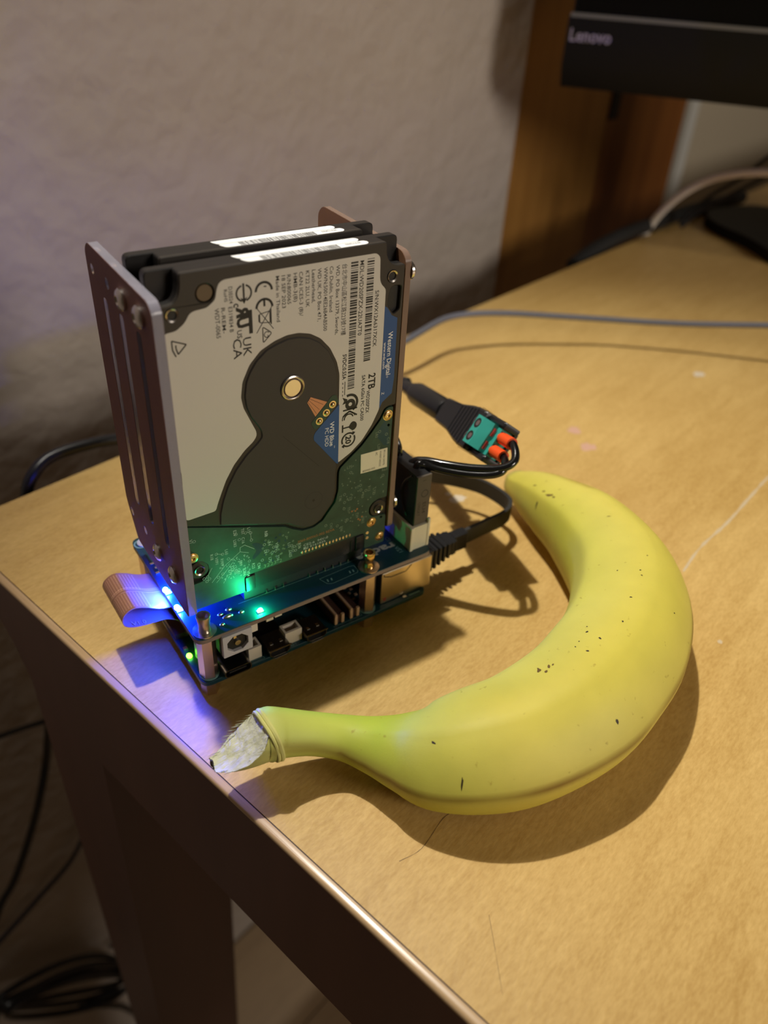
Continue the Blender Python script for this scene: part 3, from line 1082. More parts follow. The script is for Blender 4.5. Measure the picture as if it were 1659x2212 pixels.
    # ---------------- label
    lo = [(1.15, 70.2), (1.2, 85.3), (1.9, 86.5), (4.62, 86.7), (6.84, 88.2), (8.3, 90.3), (9.4, 90.75), (12.69, 91.0), (14.93, 92.6), (15.4, 94.8), (16.0, 96.3), (17.2, 97.0), (31, 97.4), (60.25, 97.5),
          (61.5, 96.4), (61.76, 90.2), (62.3, 88.9), (63.8, 87.4), (63.8, 51.03), (61.42, 46.3), (58.06, 41.8), (54.3, 38.8), (49.75, 36.45), (49.72, 65.6),
          (48.8, 69.5), (46.6, 73.9), (43.6, 77.3), (40.5, 79.2), (37.0, 80.1), (33.6, 80.1), (30.0, 79.2), (26.0, 77.4), (22.8, 74.2), (20.6, 69.9), (19.95, 65.6), (20.5, 62.4), (22.6, 57.4), (23.8, 54.6), (23.9, 53.2),
          (22.9, 51.7), (20.1, 49.6), (16.8, 46.1), (14.1, 41.8), (12.3, 37.7), (11.1, 34.8), (10.5, 32.9), (2.2, 32.6), (1.4, 33.6), (1.5, 43), (1.95, 44.2), (2.0, 48.4), (1.4, 49.9), (1.3, 57)]
    la = MB().prism(fillet(lo, 0.7, 2), 0.02, 0.07, fn=F).build('label', 'label', dr)
    bm_ = MB()
    bm_.flat([(63.84, 82.6), (64.73, 82.0), (66.3, 79.6), (68.3, 78.5), (68.5, 60), (68.06, 55.25), (64.76, 53.0), (63.84, 51.1)], 0.06, fn=F)
    bm_.prism(fillet([(49.7, 56.4), (41.9, 49.3), (41.4, 48.3), (41.4, 46.9), (49.2, 36.6), (49.74, 36.4)], 0.4, 2), 0.36, 0.42, fn=F)
    lab(bm_.build('blue_panel', 'blue', la), 'blue panels of the drive label')
    ik = MB()
    H = 0.1
    # text runs down the label: reading direction = -v, letter tops point to +u
    def T(body, uc, v0, cap, ln, bold=0.0, mb=ik, h=H):
        text(mb, body, lambda tx, ty, hh: F(uc - cap / 2 + ty, v0 - tx, hh), 0, 0, cap, ln, bold, h)
    T('Made in Thailand', 31.4, 95.8, 1.0, 11.7, 0.005)
    T('18 SEP 2023', 33.0, 95.7, 1.05, 8.3, 0.005)
    T('R/N:800065', 34.5, 95.7, 1.05, 7.5, 0.005)
    T('HMB-3(B)', 36.3, 95.8, 1.05, 7.3, 0.005)
    T('CAN ICES-3 (B)/', 37.9, 95.9, 1.05, 11.4, 0.005)
    T('KT22 2LU, UK', 39.75, 95.9, 1.05, 9.4, 0.005)
    T('Leatherhead,', 41.5, 95.9, 1.05, 8.5, 0.005)
    T('WD UK, PO Box 471,', 43.2, 96.0, 1.05, 13.9, 0.005)
    T('WWN:50014EE26B4AB500', 45.0, 96.0, 1.1, 16.9, 0.005)
    T('Co Dublin, Ireland', 46.7, 96.0, 1.05, 12.0, 0.005)
    T('WD, PO Box 13379, Swords,', 48.6, 96.0, 1.05, 18.6, 0.005)
    T('台北市中山區松江路223號17樓', 50.6, 96.0, 1.25, 19.2)
    T('MDL:WD20SPZX-22UA7T0', 55.9, 96.2, 1.25, 20.5, 0.008)
    T('S/N:WX12A6317XCK', 61.0, 87.5, 1.2, 16.1, 0.008)
    T('5VDC:0.55A', 51.3, 71.1, 1.2, 7.6, 0.02)
    T('2TB', 60.7, 63.3, 2.3, 4.9, 0.025)
    T('WD20SPZX', 59.6, 58.2, 1.15, 7.4, 0.015)
    T('SATA 6Gb/s PC CA500', 57.8, 63.4, 1.1, 14.7, 0.015)
    T('D3E024', 18.9, 95.1, 1.0, 4.1, 0.005)
    T('RoHS', 17.6, 94.6, 0.9, 3.0, 0.005)
    T('E319834 B', 18.6, 90.2, 1.05, 6.4, 0.005)
    T('R-REM-', 16.7, 90.3, 1.0, 6.4, 0.005)
    T('WDT-0065', 15.1, 90.4, 1.15, 7.5, 0.005)
    T('c', 20.4, 90.8, 1.9, 1.0, 0.02)
    T('US', 20.6, 83.9, 1.3, 2.1, 0.015)
    T('UK', 22.5, 81.7, 2.3, 4.9, 0.005)
    T('CA', 19.85, 81.8, 2.3, 5.3, 0.005)
    # approval mark: reversed R joined to U, on a bar
    text(ik, 'R', lambda tx, ty, hh: F(20.2 + ty, 87.0 + tx + 0.12 * ty, hh), 0, 0, 3.0, 2.9, 0.05, H)
    text(ik, 'U', lambda tx, ty, hh: F(20.2 + ty, 87.1 - tx + 0.12 * ty, hh), 0, 0, 3.0, 2.9, 0.05, H)
    ik.flat(rect(23.2, 24.2, 82.5, 88.6), H, fn=F)
    # rounded C and E
    ring2(ik, 26.2, 93.9, 1.75, 0.75, H, F, -0.05 * PI - PI * 0.0, PI * 0.0 + 0.01, 2)
    for vc, e in ((92.7, 0), (88.5, 1)):
        ring2(ik, 27.6, vc, 2.15, 0.62, H, F, 0.0, PI, 22)
        if e:
            seg2(ik, (27.6, vc + 0.3), (27.6, vc + 2.2), 0.55, H, F)
    # crossed-out bin
    seg2(ik, (25.3, 88.9), (29.9, 82.6), 0.2, H, F)
    seg2(ik, (29.9, 88.9), (25.2, 82.2), 0.2, H, F)
    line2(ik, [(26.2, 87.0), (29.0, 87.4), (29.0, 84.4), (26.2, 84.8)], 0.22, H, F, True)
    seg2(ik, (29.3, 87.9), (29.3, 83.9), 0.34, H, F)
    seg2(ik, (26.0, 86.9), (26.0, 85.0), 0.3, H, F)
    # triangle with tick
    tri_ = fillet([(29.4, 81.6), (26.9, 83.6), (26.9, 79.3)], 0.5, 3)
    line2(ik, tri_, 0.26, H, F, True)
    ring2(ik, 28.0, 81.4, 0.75, 0.22, H, F, 0.6, 5.2, 12)
    seg2(ik, (28.2, 81.2), (28.6, 80.6), 0.22, H, F)
    # ring crossed by an arrow
    for a0 in (0.0, PI):
        ring2(ik, 22.3, 93.0, 1.95, 0.45, H, F, a0 - 0.5 * PI + 0.3, a0 + 0.5 * PI - 0.3, 16)
    seg2(ik, (22.25, 95.4), (22.25, 91.2), 0.5, H, F)
    ik.flat([(21.3, 92.0), (22.25, 90.3), (23.2, 92.0), (22.25, 91.5)], H, fn=F)
    # open triangle of the maker
    line2(ik, [(6.8, 83.0), (3.3, 84.5), (3.3, 82.2), (4.0, 80.4)], 0.34, H, F)
    line2(ik, [(6.8, 83.0), (4.6, 80.9), (4.2, 82.4), (4.2, 83.3)], 0.34, H, F)
    # direct-current sign
    for v in (62.6, 61.3, 60.1, 58.9):
        seg2(ik, (50.9, v), (50.9, v - 0.6), 0.2, H, F)
    seg2(ik, (51.6, 62.8), (51.6, 58.6), 0.2, H, F)
    # inspection mark: loop with tail
    ring2(ik, 53.6, 55.2, 1.15, 1.1, H, F, 0, 2 * PI, 20)
    ring2(ik, 53.3, 55.6, 2.6, 0.8, H, F, -0.35 * PI, 0.62 * PI, 18)
    ik.flat([(50.9, 57.9), (52.6, 57.0), (52.3, 55.9), (50.9, 55.6), (51.5, 56.6)], H, fn=F)
    # K and C drawn as open letters
    seg2(ik, (51.2, 53.6), (56.0, 53.6), 0.5, H, F)
    seg2(ik, (53.4, 53.0), (56.0, 51.2), 0.5, H, F)
    seg2(ik, (53.4, 53.0), (51.2, 51.6), 0.5, H, F)
    ring2(ik, 53.2, 50.6, 1.5, 0.42, H, F, 0.5 * PI - 1.3 + PI / 2 - PI / 2, 0.5 * PI + 1.7, 14)
    ring2(ik, 53.2, 50.6, 2.15, 0.3, H, F, 0.5 * PI - 1.3, 0.5 * PI + 1.7, 14)
    # glass
    ik.flat(circ(54.6, 47.8, 1.5, 16, -PI / 2, PI / 2) + [(54.0, 49.0), (53.4, 48.1), (53.4, 47.4)], H, fn=F)
    seg2(ik, (53.6, 47.8), (51.4, 47.8), 0.45, H, F)
    seg2(ik, (51.2, 48.9), (51.2, 46.4), 0.5, H, F)
    # ring with arrows around 20
    ring2(ik, 53.3, 43.5, 2.2, 0.55, H, F, 0.25 * PI, 1.15 * PI, 18)
    ring2(ik, 53.3, 43.5, 2.2, 0.55, H, F, 1.25 * PI, 2.15 * PI, 18)
    T('20', 53.3, 44.9, 1.9, 2.8, 0.035)
    ik.flat([(51.0, 41.6), (51.9, 40.9), (51.9, 42.5)], H, fn=F)
    ik.flat([(55.7, 45.5), (54.6, 46.0), (54.8, 44.6)], H, fn=F)
    # barcodes
    rr = random.Random(12)
    for uc, v0, v1, hw in ((53.6, 96.2, 59.9, 1.1), (58.6, 96.4, 67.5, 1.1)):
        v = v0
        while v > v1 + 0.4:
            w = rr.choice((0.16, 0.16, 0.3, 0.44, 0.5))
            ik.flat(rect(uc - hw, uc + hw, v - w, v), H, fn=F)
            v -= w + rr.choice((0.17, 0.17, 0.3, 0.42))
    ik.build('print', 'ink', la)
    wk = MB()
    T('Western Digital', 66.3, 74.8, 1.55, 13.2, 0.012, wk, 0.1)
    ring2(wk, 66.0, 61.0, 0.28, 0.08, 0.1, F, n=10)
    T('www.wdc.com', 64.6, 71.9, 0.85, 8.1, 0.012, wk, 0.1)
    T('Z', 64.8, 56.3, 0.9, 0.8, 0.0, wk, 0.1)
    T('WD Blue', 47.4, 51.3, 1.4, 8.0, 0.012, wk, 0.46)
    T('PC HDD', 45.7, 49.7, 1.25, 6.1, 0.0, wk, 0.46)
    T('TM', 48.3, 43.2, 0.4, 0.8, 0.0, wk, 0.46)
    wk.build('white_print', 'inkw', la)
    # ---------------- board
    pb = [(1.0, 30.4), (32.0, 19.1), (34.4, 17.3), (37.8, 15.4), (41.7, 15.2), (45.0, 16.6), (46.8, 18.9), (49.5, 22.1), (50.4, 26.2), (50.5, 32.9), (51.0, 34.2),
          (54.2, 36.6), (58.2, 39.6), (61.9, 43.5), (65.0, 47.3), (66.3, 50.0), (67.5, 50.5), (69.2, 50.4), (69.0, 17.6), (65.6, 17.7), (63.4, 16.9), (62.3, 15.4), (62.2, 13.3), (63.0, 11.8), (64.2, 11.2), (69.0, 10.4),
          (68.9, -0.9), (61.0, -0.9), (60.9, 4.9), (60.2, 5.75), (18.4, 5.75), (17.7, 5.0), (17.7, -0.5), (1.0, -0.5), (0.9, 9.4), (4.6, 9.5), (6.4, 11.2), (7.0, 13.0), (6.7, 15.2), (5.2, 16.9), (3.0, 17.4), (0.9, 17.0)]
    ph_ = [circ(u, v, 0.5, 8) for u, v in ((67.8, 44.3), (67.2, 9.9))]
    pc = MB().prism(fillet(pb, 0.5, 2), -1.1, -0.15, holes=ph_, fn=F, bev=0.08).build('circuit_board', 'pcb', dr)
    for u, v in ((63.4, 9.17), (66.97, 2.07), (67.3, 47.9), (2.4, 19.1)):
        s_ = MB()
        s_.lathe([(1.75, -0.14), (1.75, -0.08), (1.45, -0.08), (1.45, 0.28), (1.3, 0.38), (0.62, 0.38), (0.55, -0.05)], F(u, v, 0), (0, -1, 0), 24)
        s_.build('screw', 'gold', pc)
    pads = MB()
    for i in range(15):
        u = 37.5 + i * 1.257
        pads.prism([(u + 0.62 * math.cos(a) * 0.62 - 0, 7.05 + 0.62 * math.sin(a)) for a in [2 * PI * q / 10 for q in range(10)]], -0.16, 0.02, fn=F, bev=0.1)
    for u, v in ((61.95, 5.41), (61.99, 3.3)):
        pads.prism(circ(u, v, 0.62, 12), -0.16, -0.02, fn=F, bev=0.08)
    pads.build('solder_pads', 'solder', pc)
    HS = -0.12
    ssk, faint, cop = MB(), MB(), MB()
    for u, v in [(3.4, 24.74), (9.5, 17.74), (11.4, 16.96), (15.96, 22.39), (16.88, 20.19), (18.97, 21.84), (20.54, 21.24), (20.68, 18.55), (25.61, 18.66), (24.78, 15.19), (25.79, 12.37), (27.79, 13.02), (28.45, 11.29),
                 (27.31, 11.26), (23.86, 9.58), (19.62, 11.02), (13.07, 14.54), (5.14, 10.29), (6.21, 10.62), (6.77, 9.57), (5.94, 8.97), (9.49, 9.02), (11.0, 9.66), (33.98, 11.13), (34.85, 10.46), (34.39, 8.99), (35.27, 8.8)]:
        ring2(ssk, u, v, 0.42, 0.1, HS, F, n=12)
    for u, v in [(52.68, 23.85), (52.77, 20.8), (52.68, 18.41), (58.47, 25.36), (58.7, 23.54), (60.62, 22.73), (63.76, 20.54), (54.72, 31.32), (64.63, 42.97), (67.2, 41.37), (60.9, 36.0), (66.8, 33.4), (66.9, 26.4), (46.1, 14.3), (54, 13.6), (50.3, 12.6)]:
        ring2(faint, u, v, 0.42, 0.16, HS, F, n=12)
    line2(ssk, [(7.42, 7.83), (11.87, 12.51), (16.88, 15.67), (16.97, 17.2), (18.47, 17.54), (21.46, 14.92)], 0.13, HS, F)
    line2(ssk, [(16.88, 15.67), (19.6, 14.2)], 0.12, HS, F)
    line2(ssk, [(6.37, 11.03), (7.85, 13.26)], 0.12, HS, F)
    line2(ssk, [(8.82, 7.2), (11.4, 9.65), (14.5, 12.8)], 0.12, HS, F)
    line2(ssk, [(9.5, 17.74), (11.4, 16.96)], 0.12, HS, F)
    line2(ssk, [(20.54, 21.24), (20.6, 19.0)], 0.1, HS, F)
    rr = random.Random(7)
    def junk(mb, u, v, n, s, ang):
        """tiny reference designators"""
        body = rr.choice('CREVLT') + ''.join(rr.choice('0123456789') for _ in range(n - 1))
        ca, sa = math.cos(ang), math.sin(ang)
        text(mb, body, lambda tx, ty, h: F(u + tx * ca - ty * sa, v + tx * sa + ty * ca, h), 0, 0, s, None, 0.0, HS)
    for u, v, n in ((15.2, 24.0, 3), (17.6, 23.8, 3), (19.6, 23.4, 3), (15.0, 20.6, 4), (17.6, 20.6, 3), (2.0, 25.8, 2), (7.6, 18.2, 3), (9.0, 16.6, 4), (10.6, 15.4, 4), (12.2, 18.2, 3), (25.0, 20.0, 3), (26.0, 15.6, 2), (28.4, 14.4, 4), (24.6, 13.0, 2),
                    (13.6, 11.4, 3), (14.6, 10.4, 4), (15.6, 9.6, 3), (16.4, 12.2, 3), (17.4, 8.8, 4), (12.8, 10.2, 3), (18.6, 7.4, 3), (20.4, 9.6, 3), (22.2, 9.0, 3), (26.0, 9.6, 3), (28.6, 9.4, 3), (32.6, 12.6, 3), (33.0, 9.4, 4), (36.2, 11.0, 3)):
        junk(ssk, u, v, n, 0.95, -PI / 2)
    for k_ in range(26):
        u, v = rr.uniform(10, 20), rr.uniform(6.5, 15.0)
        ring2(ssk, u, v, rr.uniform(0.16, 0.3), 0.1, HS, F, n=8)
    for k_ in range(22):
        u = rr.uniform(11, 19.5)
        v = rr.uniform(6.5, 14)
        seg2(ssk, (u, v), (u + rr.uniform(-0.5, 0.5), v - 0.7), 0.12, HS, F)
    for u, v, n in ((50.7, 24.0, 3), (53.6, 21.2, 3), (54.0, 18.5, 3), (56.4, 24.6, 2), (61.4, 24.2, 3), (59.0, 21.6, 2), (63.4, 22.6, 3), (53.3, 33.0, 3), (63.2, 43.0, 3), (67.6, 40, 3), (66.4, 28, 3), (47.6, 14.6, 3), (57.2, 15.0, 3), (59.6, 12.6, 4), (53.0, 14.4, 2), (51.4, 12.0, 3), (64.2, 38.5, 3)):
        junk(faint, u, v, n, 0.95, rr.choice((-PI / 2, -PI / 2, 0)))
    for k_ in range(70):
        u, v = rr.uniform(51, 67.5), rr.uniform(9, 36)
        if (u > 57 and 28.5 < v < 37.5) or (u > 61.5 and 8 < v < 18.5):
            continue
        ring2(faint, u, v, 0.16, 0.14, HS, F, n=8)
    for k_ in range(34):
        u, v = rr.uniform(24, 38), rr.uniform(9, 17)
        if v > 15 and u > 33:
            continue
        ring2(faint, u, v, rr.uniform(0.12, 0.3), 0.16, HS, F, n=8)
    text(cop, '2060-800065-002 REVA', lambda tx, ty, h: F(36.0 + tx, 11.2 + ty, h), 0, 0, 0.95, 13.3, 0.0, HS)
    for u, v in ((55.7, 16.35), (56.97, 16.06), (57.6, 16.6), (58.2, 12.4), (58.9, 11.8), (59.6, 12.9)):
        ring2(cop, u, v, 0.2, 0.3, HS, F, n=8)
    text(ssk, 'CE2-6  94V-0', lambda tx, ty, h: F(38.1 + tx, 9.1 + ty, h), 0, 0, 0.9, 8.8, 0.0, HS)
    text(ssk, 'E161835', lambda tx, ty, h: F(40.5 + tx, 7.95 + ty, h), 0, 0, 0.8, 5.5, 0.0, HS)
    text(ssk, 'RU', lambda tx, ty, h: F(38.1 + tx, 7.8 + ty, h), 0, 0, 0.95, 1.6, 0.03, HS)
    text(faint, '3223-2', lambda tx, ty, h: F(24.2 + tx, 6.3 + ty, h), 0, 0, 1.3, 6.3, 0.0, HS)
    ssk.build('silkscreen', 'silk', pc)
    faint.build('faint_silkscreen', 'silkf', pc)
    cop.build('copper_print', 'copperink', pc)
    for pl in (fillet([(20.6, 17.2), (22.6, 16.8), (24.2, 15.4), (24.4, 13.6), (22.6, 12.0), (21.0, 10.8), (20.6, 11.8), (22.2, 14.0)], 0.6, 3),
               fillet([(64.3, 43.8), (66.4, 46.5), (68.0, 43), (68.4, 37), (66.4, 37.6), (65.0, 39.8), (63.6, 41.4)], 0.7, 3)):
        MB().flat(pl, -0.135, fn=F).build('dark_copper_fill', 'pcbd', pc)
    dk = MB()
    for k_ in range(26):
        u, v = rr.uniform(24, 36), rr.uniform(7.5, 17)
        dk.flat(circ(u, v, rr.uniform(0.2, 0.5), 8), -0.14, fn=F)
    stuff(dk.build('dark_vias', 'pcbd', pc))
    # small sticker (its square code is left out)
    st = MB().prism([(58.1, 36.7), (67.9, 36.4), (68.2, 29.3), (58.3, 29.8)], -0.14, -0.04, fn=F).build('sticker', 'cream', pc)
    s2 = MB()
    def TS(body, uc, v0, cap, ln):
        text(s2, body, lambda tx, ty, h: F(uc - cap / 2 + ty, v0 - tx, h), 0, 0, cap, ln, 0.0, -0.02)
    TS('PF111N O03TB.', 66.8, 35.9, 0.7, 5.6)
    TS('H14000T 0A0325Z', 65.4, 35.9, 0.7, 5.6)
    TS('6C', 63.9, 35.9, 0.7, 1.1)
    text(s2, '800065-002', lambda tx, ty, h: F(59.0 + tx, 30.05 + ty, h), 0, 0, 0.7, 4.6, 0.0, -0.02)
    s2.build('print', 'ink', st)
    # connector at the bottom edge
    cn = MB()
    cn.box(DO[0] + 17.9, DO[0] + 60.7, DO[1] + 0.5, DO[1] + 4.0, DO[2] - 0.6, DO[2] + 5.6)
    cn = cn.build('data_connector', 'black', dr)
    MB().box(DO[0] + 17.9, DO[0] + 21.2, DO[1] - 0.1, DO[1] + 0.5, DO[2] - 0.4, DO[2] + 5.2, 0.3).build('guide_post', 'black', cn)
    MB().box(DO[0] + 57.6, DO[0] + 60.7, DO[1] - 0.1, DO[1] + 0.5, DO[2] - 0.4, DO[2] + 5.2, 0.3).build('guide_post', 'black', cn)
    MB().box(DO[0] + 55.8, DO[0] + 56.2, DO[1] + 0.2, DO[1] + 0.5, DO[2] - 0.4, DO[2] + 4.2).build('key_slot', 'ink', cn)
    # top-edge stickers
    for y0, y1, ua, ub, kind in ((3.4, 6.1, 22.0, 57.6, 0), (0.45, 3.2, 23.0, 58.8, 1)):
        G = lambda u, y, h: (DO[0] + u, DO[1] + y, DO[2] + 100.02 + h)
        pl = [(ua + 1.2, y0), (ub - 1.0, y0), (ub, (y0 + y1) / 2), (ub - 0.6, y1), (ua, y1), (ua + 0.4, (y0 + y1) / 2)]
        s_ = MB().prism(fillet(pl, 0.7, 3), 0, 0.08, fn=G).build('edge_sticker', 'paper', dr)
        if kind:
            bc = MB()
            x = ua + 5.2
            while x < ua + 26.5:
                w = rr.choice((0.14, 0.14, 0.26, 0.38))
                bc.flat(rect(x, x + w, y0 + 0.05, y1 - 0.15), 0.1, fn=G)
                x += w + rr.choice((0.15, 0.2, 0.34))
            text(bc, 'WX12A63', lambda tx, ty, h: G(ub - 2.2 - tx, y0 + 2.2 - ty, h), 0, 0, 1.2, 4.6, 0.0, 0.1)
            bc.build('print', 'ink', s_)
    return dr


def copy_tree(o, parent=None):
    c = o.copy()
    C.objects.link(c)
    if parent is not None:
        c.parent = parent
    for ch in list(o.children):
        copy_tree(ch, c)
    return c


d1 = build_drive()
d2 = copy_tree(d1)
d2.location = W(DO[0], DO[1] + 11.8, DO[2])
ORG[d2.name] = (DO[0], DO[1] + 11.8, DO[2])
d2['label'] = 'rear hard drive, mostly hidden, only its top edge stickers showing'

# ================================================================== SIDE PLATES
def side_plate(x0, x1, outer, y0, label, film, zlow):
    """clear acrylic plate with brown film on its outer face; outer = x of that face"""
    o = thing('side_plate', label, 'plate', ((x0 + x1) / 2, y0 + 24, zlow), 'acrylic side plates holding the drives')
    pts = [(y0, zlow), (y0, 117.2), (y0 + 2.0, 119.3), (y0 + 44, 120.6), (y0 + 46.8, 118), (y0 + 46.8, 40), (y0 + 40.5, zlow + 1.5)]
    pl = fillet(pts, 1.6, 4)
    slots = [fillet(rect(y0 + c - 1.7, y0 + c + 1.7, 45, 109), 1.6, 3) for c in (10.9, 23.0, 34.8)]
    hl = [circ(y0 + c, z, 1.5, 12) for c in (31, 42.5) for z in (114, 37.4)]
    fnx = lambda y, z, x: (x, y, z)
    MB().prism(pl, x0, x1, holes=slots + hl, fn=fnx).build('acrylic_sheet', 'acryl' if outer < 30 else 'acrylb', o)
    s = -1 if outer < 30 else 1
    MB().prism(offset_poly(pl, 0.1), outer + s * 0.02, outer + s * 0.1, holes=slots + hl, fn=fnx).build('film', film, o)
    inner = x1 if outer < 30 else x0
    MB().prism(offset_poly(pl, 0.1), inner - s * 0.02 * 0 + (0.0), inner - s * 0.0 - s * 0.06, holes=slots + hl, fn=fnx).build('film', film, o)
    for yy in (10.2, 22.0):
        c = yy - y0
        for z in (113.9, 37.2):
            m_ = MB().lathe([(2.7, 0.0), (2.75, 0.7), (2.2, 1.3), (1.2, 1.6), (0.9, 1.2), (0.1, 1.1)], (outer + s * 0.1, y0 + c, z), (s, 0, 0), 20)
            m_.build('screw', 'steel', o)
    return o


side_plate(-0.75, 1.66, -0.75, 2.6, 'left side plate in brown film, lit blue along its clear edges', 'film', 26.0)
side_plate(71.66, 73.5, 73.5, 8.3, 'right side plate in copper-brown film behind the drives', 'filmc', 27.5)

# ================================================================== POWER LEAD WITH PLUG AND SCREW-TERMINAL ADAPTER
F0 = Vector((128.0, 72.0, 35.5))
N0 = Vector((110.6, 2.0, 52.0))
AX = (N0 - F0).normalized()
WX_ = Vector((-5.8, -0.2, -7.4))
WX_ = (WX_ - AX * WX_.dot(AX)).normalized()
NX = AX.cross(WX_)
if NX.dot(Vector(CAMP) - N0) < 0:
    NX = -NX
AL = (N0 - F0).length


def AF(s, w, n):
    return tuple(F0 + AX * s + WX_ * w + NX * n)


pl_ = thing('power_lead', 'black two-wire power lead with white-header plug and orange wire sleeves', 'cable', (82, 14, 21))
# drive-power plug in the white header
hp = [(4.8, 22), (24.0, 22), (24.0, 44.5), (20.5, 47.5), (4.8, 47.5)]
MB().prism(fillet(hp, 0.6, 2), 79.5, 84.4, fn=lambda y, z, x: (x, y, z)).build('plug_body', 'black', pl_)
pf = MB().box(79.6, 85.3, 4.2, 5.0, 28.0, 47.2, 0.2)
pf = pf.build('plug_face', 'wiretan', pl_)
m_ = MB()
gf = lambda a, z, h: (a, 4.18, z)
text(m_, '1', lambda tx, ty, h: gf(81.6 + ty, 45.6 - tx, h), 0, 0, 1.4)
ring2(m_, 82.9, 40.2, 1.3, 0.22, 0, gf)
text(m_, 'EU4', lambda tx, ty, h: gf(82.4 + ty, 36.6 - tx, h), 0, 0, 1.4, 4.4)
text(m_, 'UWLKT', lambda tx, ty, h: gf(80.4 + ty, 37.0 - tx, h), 0, 0, 1.1, 5.4)
m_.build('print', 'ink', pf)
m_ = MB()
for kq in range(7):
    m_.box(85.2, 86.2, 5.6, 22, 45.6 - kq * 1.5, 46.5 - kq * 1.5)
m_.build('grip_ribs', 'black', pl_)
MB().tube([(79.4, 7.0, 46.5), (79.4, 10.6, 42.5), (79.4, 12.0, 38), (79.4, 10.8, 33.5), (79.4, 8.4, 30)], 0.45, 6).build('latch_arc', 'rubber', pl_)
lab(MB().lathe([(2.1, 0), (2.1, 7.0), (1.4, 7.0), (1.4, 4.0)], AF(AL - 2.2, -2.55, -1.4), AX, 16).build('sleeve', 'orange', pl_), 'orange wire sleeve')
lab(MB().lathe([(2.1, 0), (2.1, 7.0), (1.4, 7.0), (1.4, 4.0)], AF(AL - 2.2, 2.55, -1.4), AX, 16).build('sleeve', 'orange', pl_), 'orange wire sleeve')
e1 = AF(AL - 1, -2.55, -1.4)
e2 = AF(AL - 1, 2.55, -1.4)
e1b = AF(AL + 5.5, -2.55, -1.5)
e2b = AF(AL + 4.6, 2.55, -1.8)
MB().tube([e1, e1b, (108.6, -8.6, 52.0), (103.4, -7.7, 50.2), (96.6, -2, 49.2), (90.5, 4.8, 48.8), (86.6, 10.2, 48.4), (83.6, 13.2, 47), (82, 14.0, 42)], 1.38, 10).build('wire', 'gloss', pl_)
MB().tube([e2, e2b, (105.0, -8.0, 49.6), (101.0, -7.4, 48.4), (95.4, -2.6, 47.5), (89.8, 3.6, 47.3), (86.0, 8.0, 47.8), (83.4, 9.4, 48.4), (82.0, 9.8, 44)], 1.38, 10).build('wire', 'gloss', pl_)
MB().tube([(82, 19.0, 44), (82, 19.6, 50.5), (80.5, 23.0, 55), (78.5, 29, 58), (77.4, 36, 57), (77.4, 42, 48)], 1.38, 10).build('wire', 'gloss', pl_)

ta = thing('terminal_adapter', 'black screw-terminal power adapter with teal terminal block and two screws', 'adapter', AF(AL - 18, 0, -5))
# black moulding
BODY = [(33.5, -4.9), (36.5, -5.1), (45, -5.5), (53, -7.2), (58, -7.7), (AL - 11.0, -7.7), (AL - 11.0, 7.7), (58, 7.7), (53, 7.2), (45, 5.5), (36.5, 5.1), (33.5, 4.9)]
MB().prism(fillet(BODY, 0.8, 2), -5.4, 4.0, fn=AF, bev=0.8).build('body', 'rubber', ta)
for w0, w1 in ((-7.7, -5.35), (5.35, 7.7)):
    MB().prism(fillet([(AL - 11.8, w0), (AL - 0.6, w0), (AL - 0.6, w1), (AL - 11.8, w1)], 0.6, 2), -5.2, 1.6, fn=AF, bev=0.6).build('side_wall', 'rubber', ta)
MB().box(AL - 11.8, AL - 0.8, -6, 6, -5.6, -4.4).tf(AF).build('floor_wall', 'rubber', ta)
m_ = MB()
for kq in range(6):
    s_ = 46.5 + kq * 2.2
    ww = 5.5 + (s_ - 45) * 0.19
    for sg in (-1, 1):
        m_.add([AF(s_, sg * (ww + 0.1), -4), AF(s_ + 0.9, sg * (ww + 0.25), -4), AF(s_ + 0.9, sg * (ww + 0.25), 3.0), AF(s_, sg * (ww + 0.1), 3.0)], [(0, 1, 2, 3)])
    m_.prism(rect(s_, s_ + 0.8, -ww + 0.8, ww - 0.8), 3.98, 4.2, fn=AF)
m_.build('grip_ribs', 'rubber', ta)
m_ = MB()
for w in (-3.0, 3.0):
    ring2(m_, AL - 13.6, w, 1.2, 0.22, 4.06, lambda a, b, h: AF(a, b, h), 0.4, 2 * PI - 0.6, 12)
m_.build('polarity_mark', 'monline', ta)
tbk = MB()
S0 = AL - 11.5
prof = [(S0, -4.4), (S0, 5.6), (S0 + 4.4, 5.6), (S0 + 7.2, 2.6), (S0 + 7.2, 0.6), (S0 + 9.6, 0.6), (S0 + 9.6, -4.4)]
tbk.prism(prof, -5.3, 5.3, fn=lambda s, n, w: AF(s, w, n))
tbk = lab(tbk.build('terminal_block', 'teal', ta), 'teal terminal block')
for w in (-2.5, 2.5):
    MB().prism(circ(S0 + 2.2, w, 1.85, 18), 5.5, 5.62, fn=AF).build('screw_well', 'ink', tbk)
    MB().lathe([(1.05, 5.55), (1.05, 5.7), (0.7, 5.75)], AF(S0 + 2.5, w, 0), NX, 14).build('screw', 'steel', tbk)
    MB().box(-1.9, 1.9, -1.6, 1.8, 0, 0.15).tf(lambda a, b, c: AF(S0 + 9.62 + c, w + a, -1.6 + b)).build('wire_opening', 'ink', tbk)
    MB().box(-1.5, 1.5, 0.6, 1.6, 0.1, 0.5).tf(lambda a, b, c: AF(S0 + 7.3 + c, w + a, 0.4 + b)).build('clamp', 'redp', tbk)

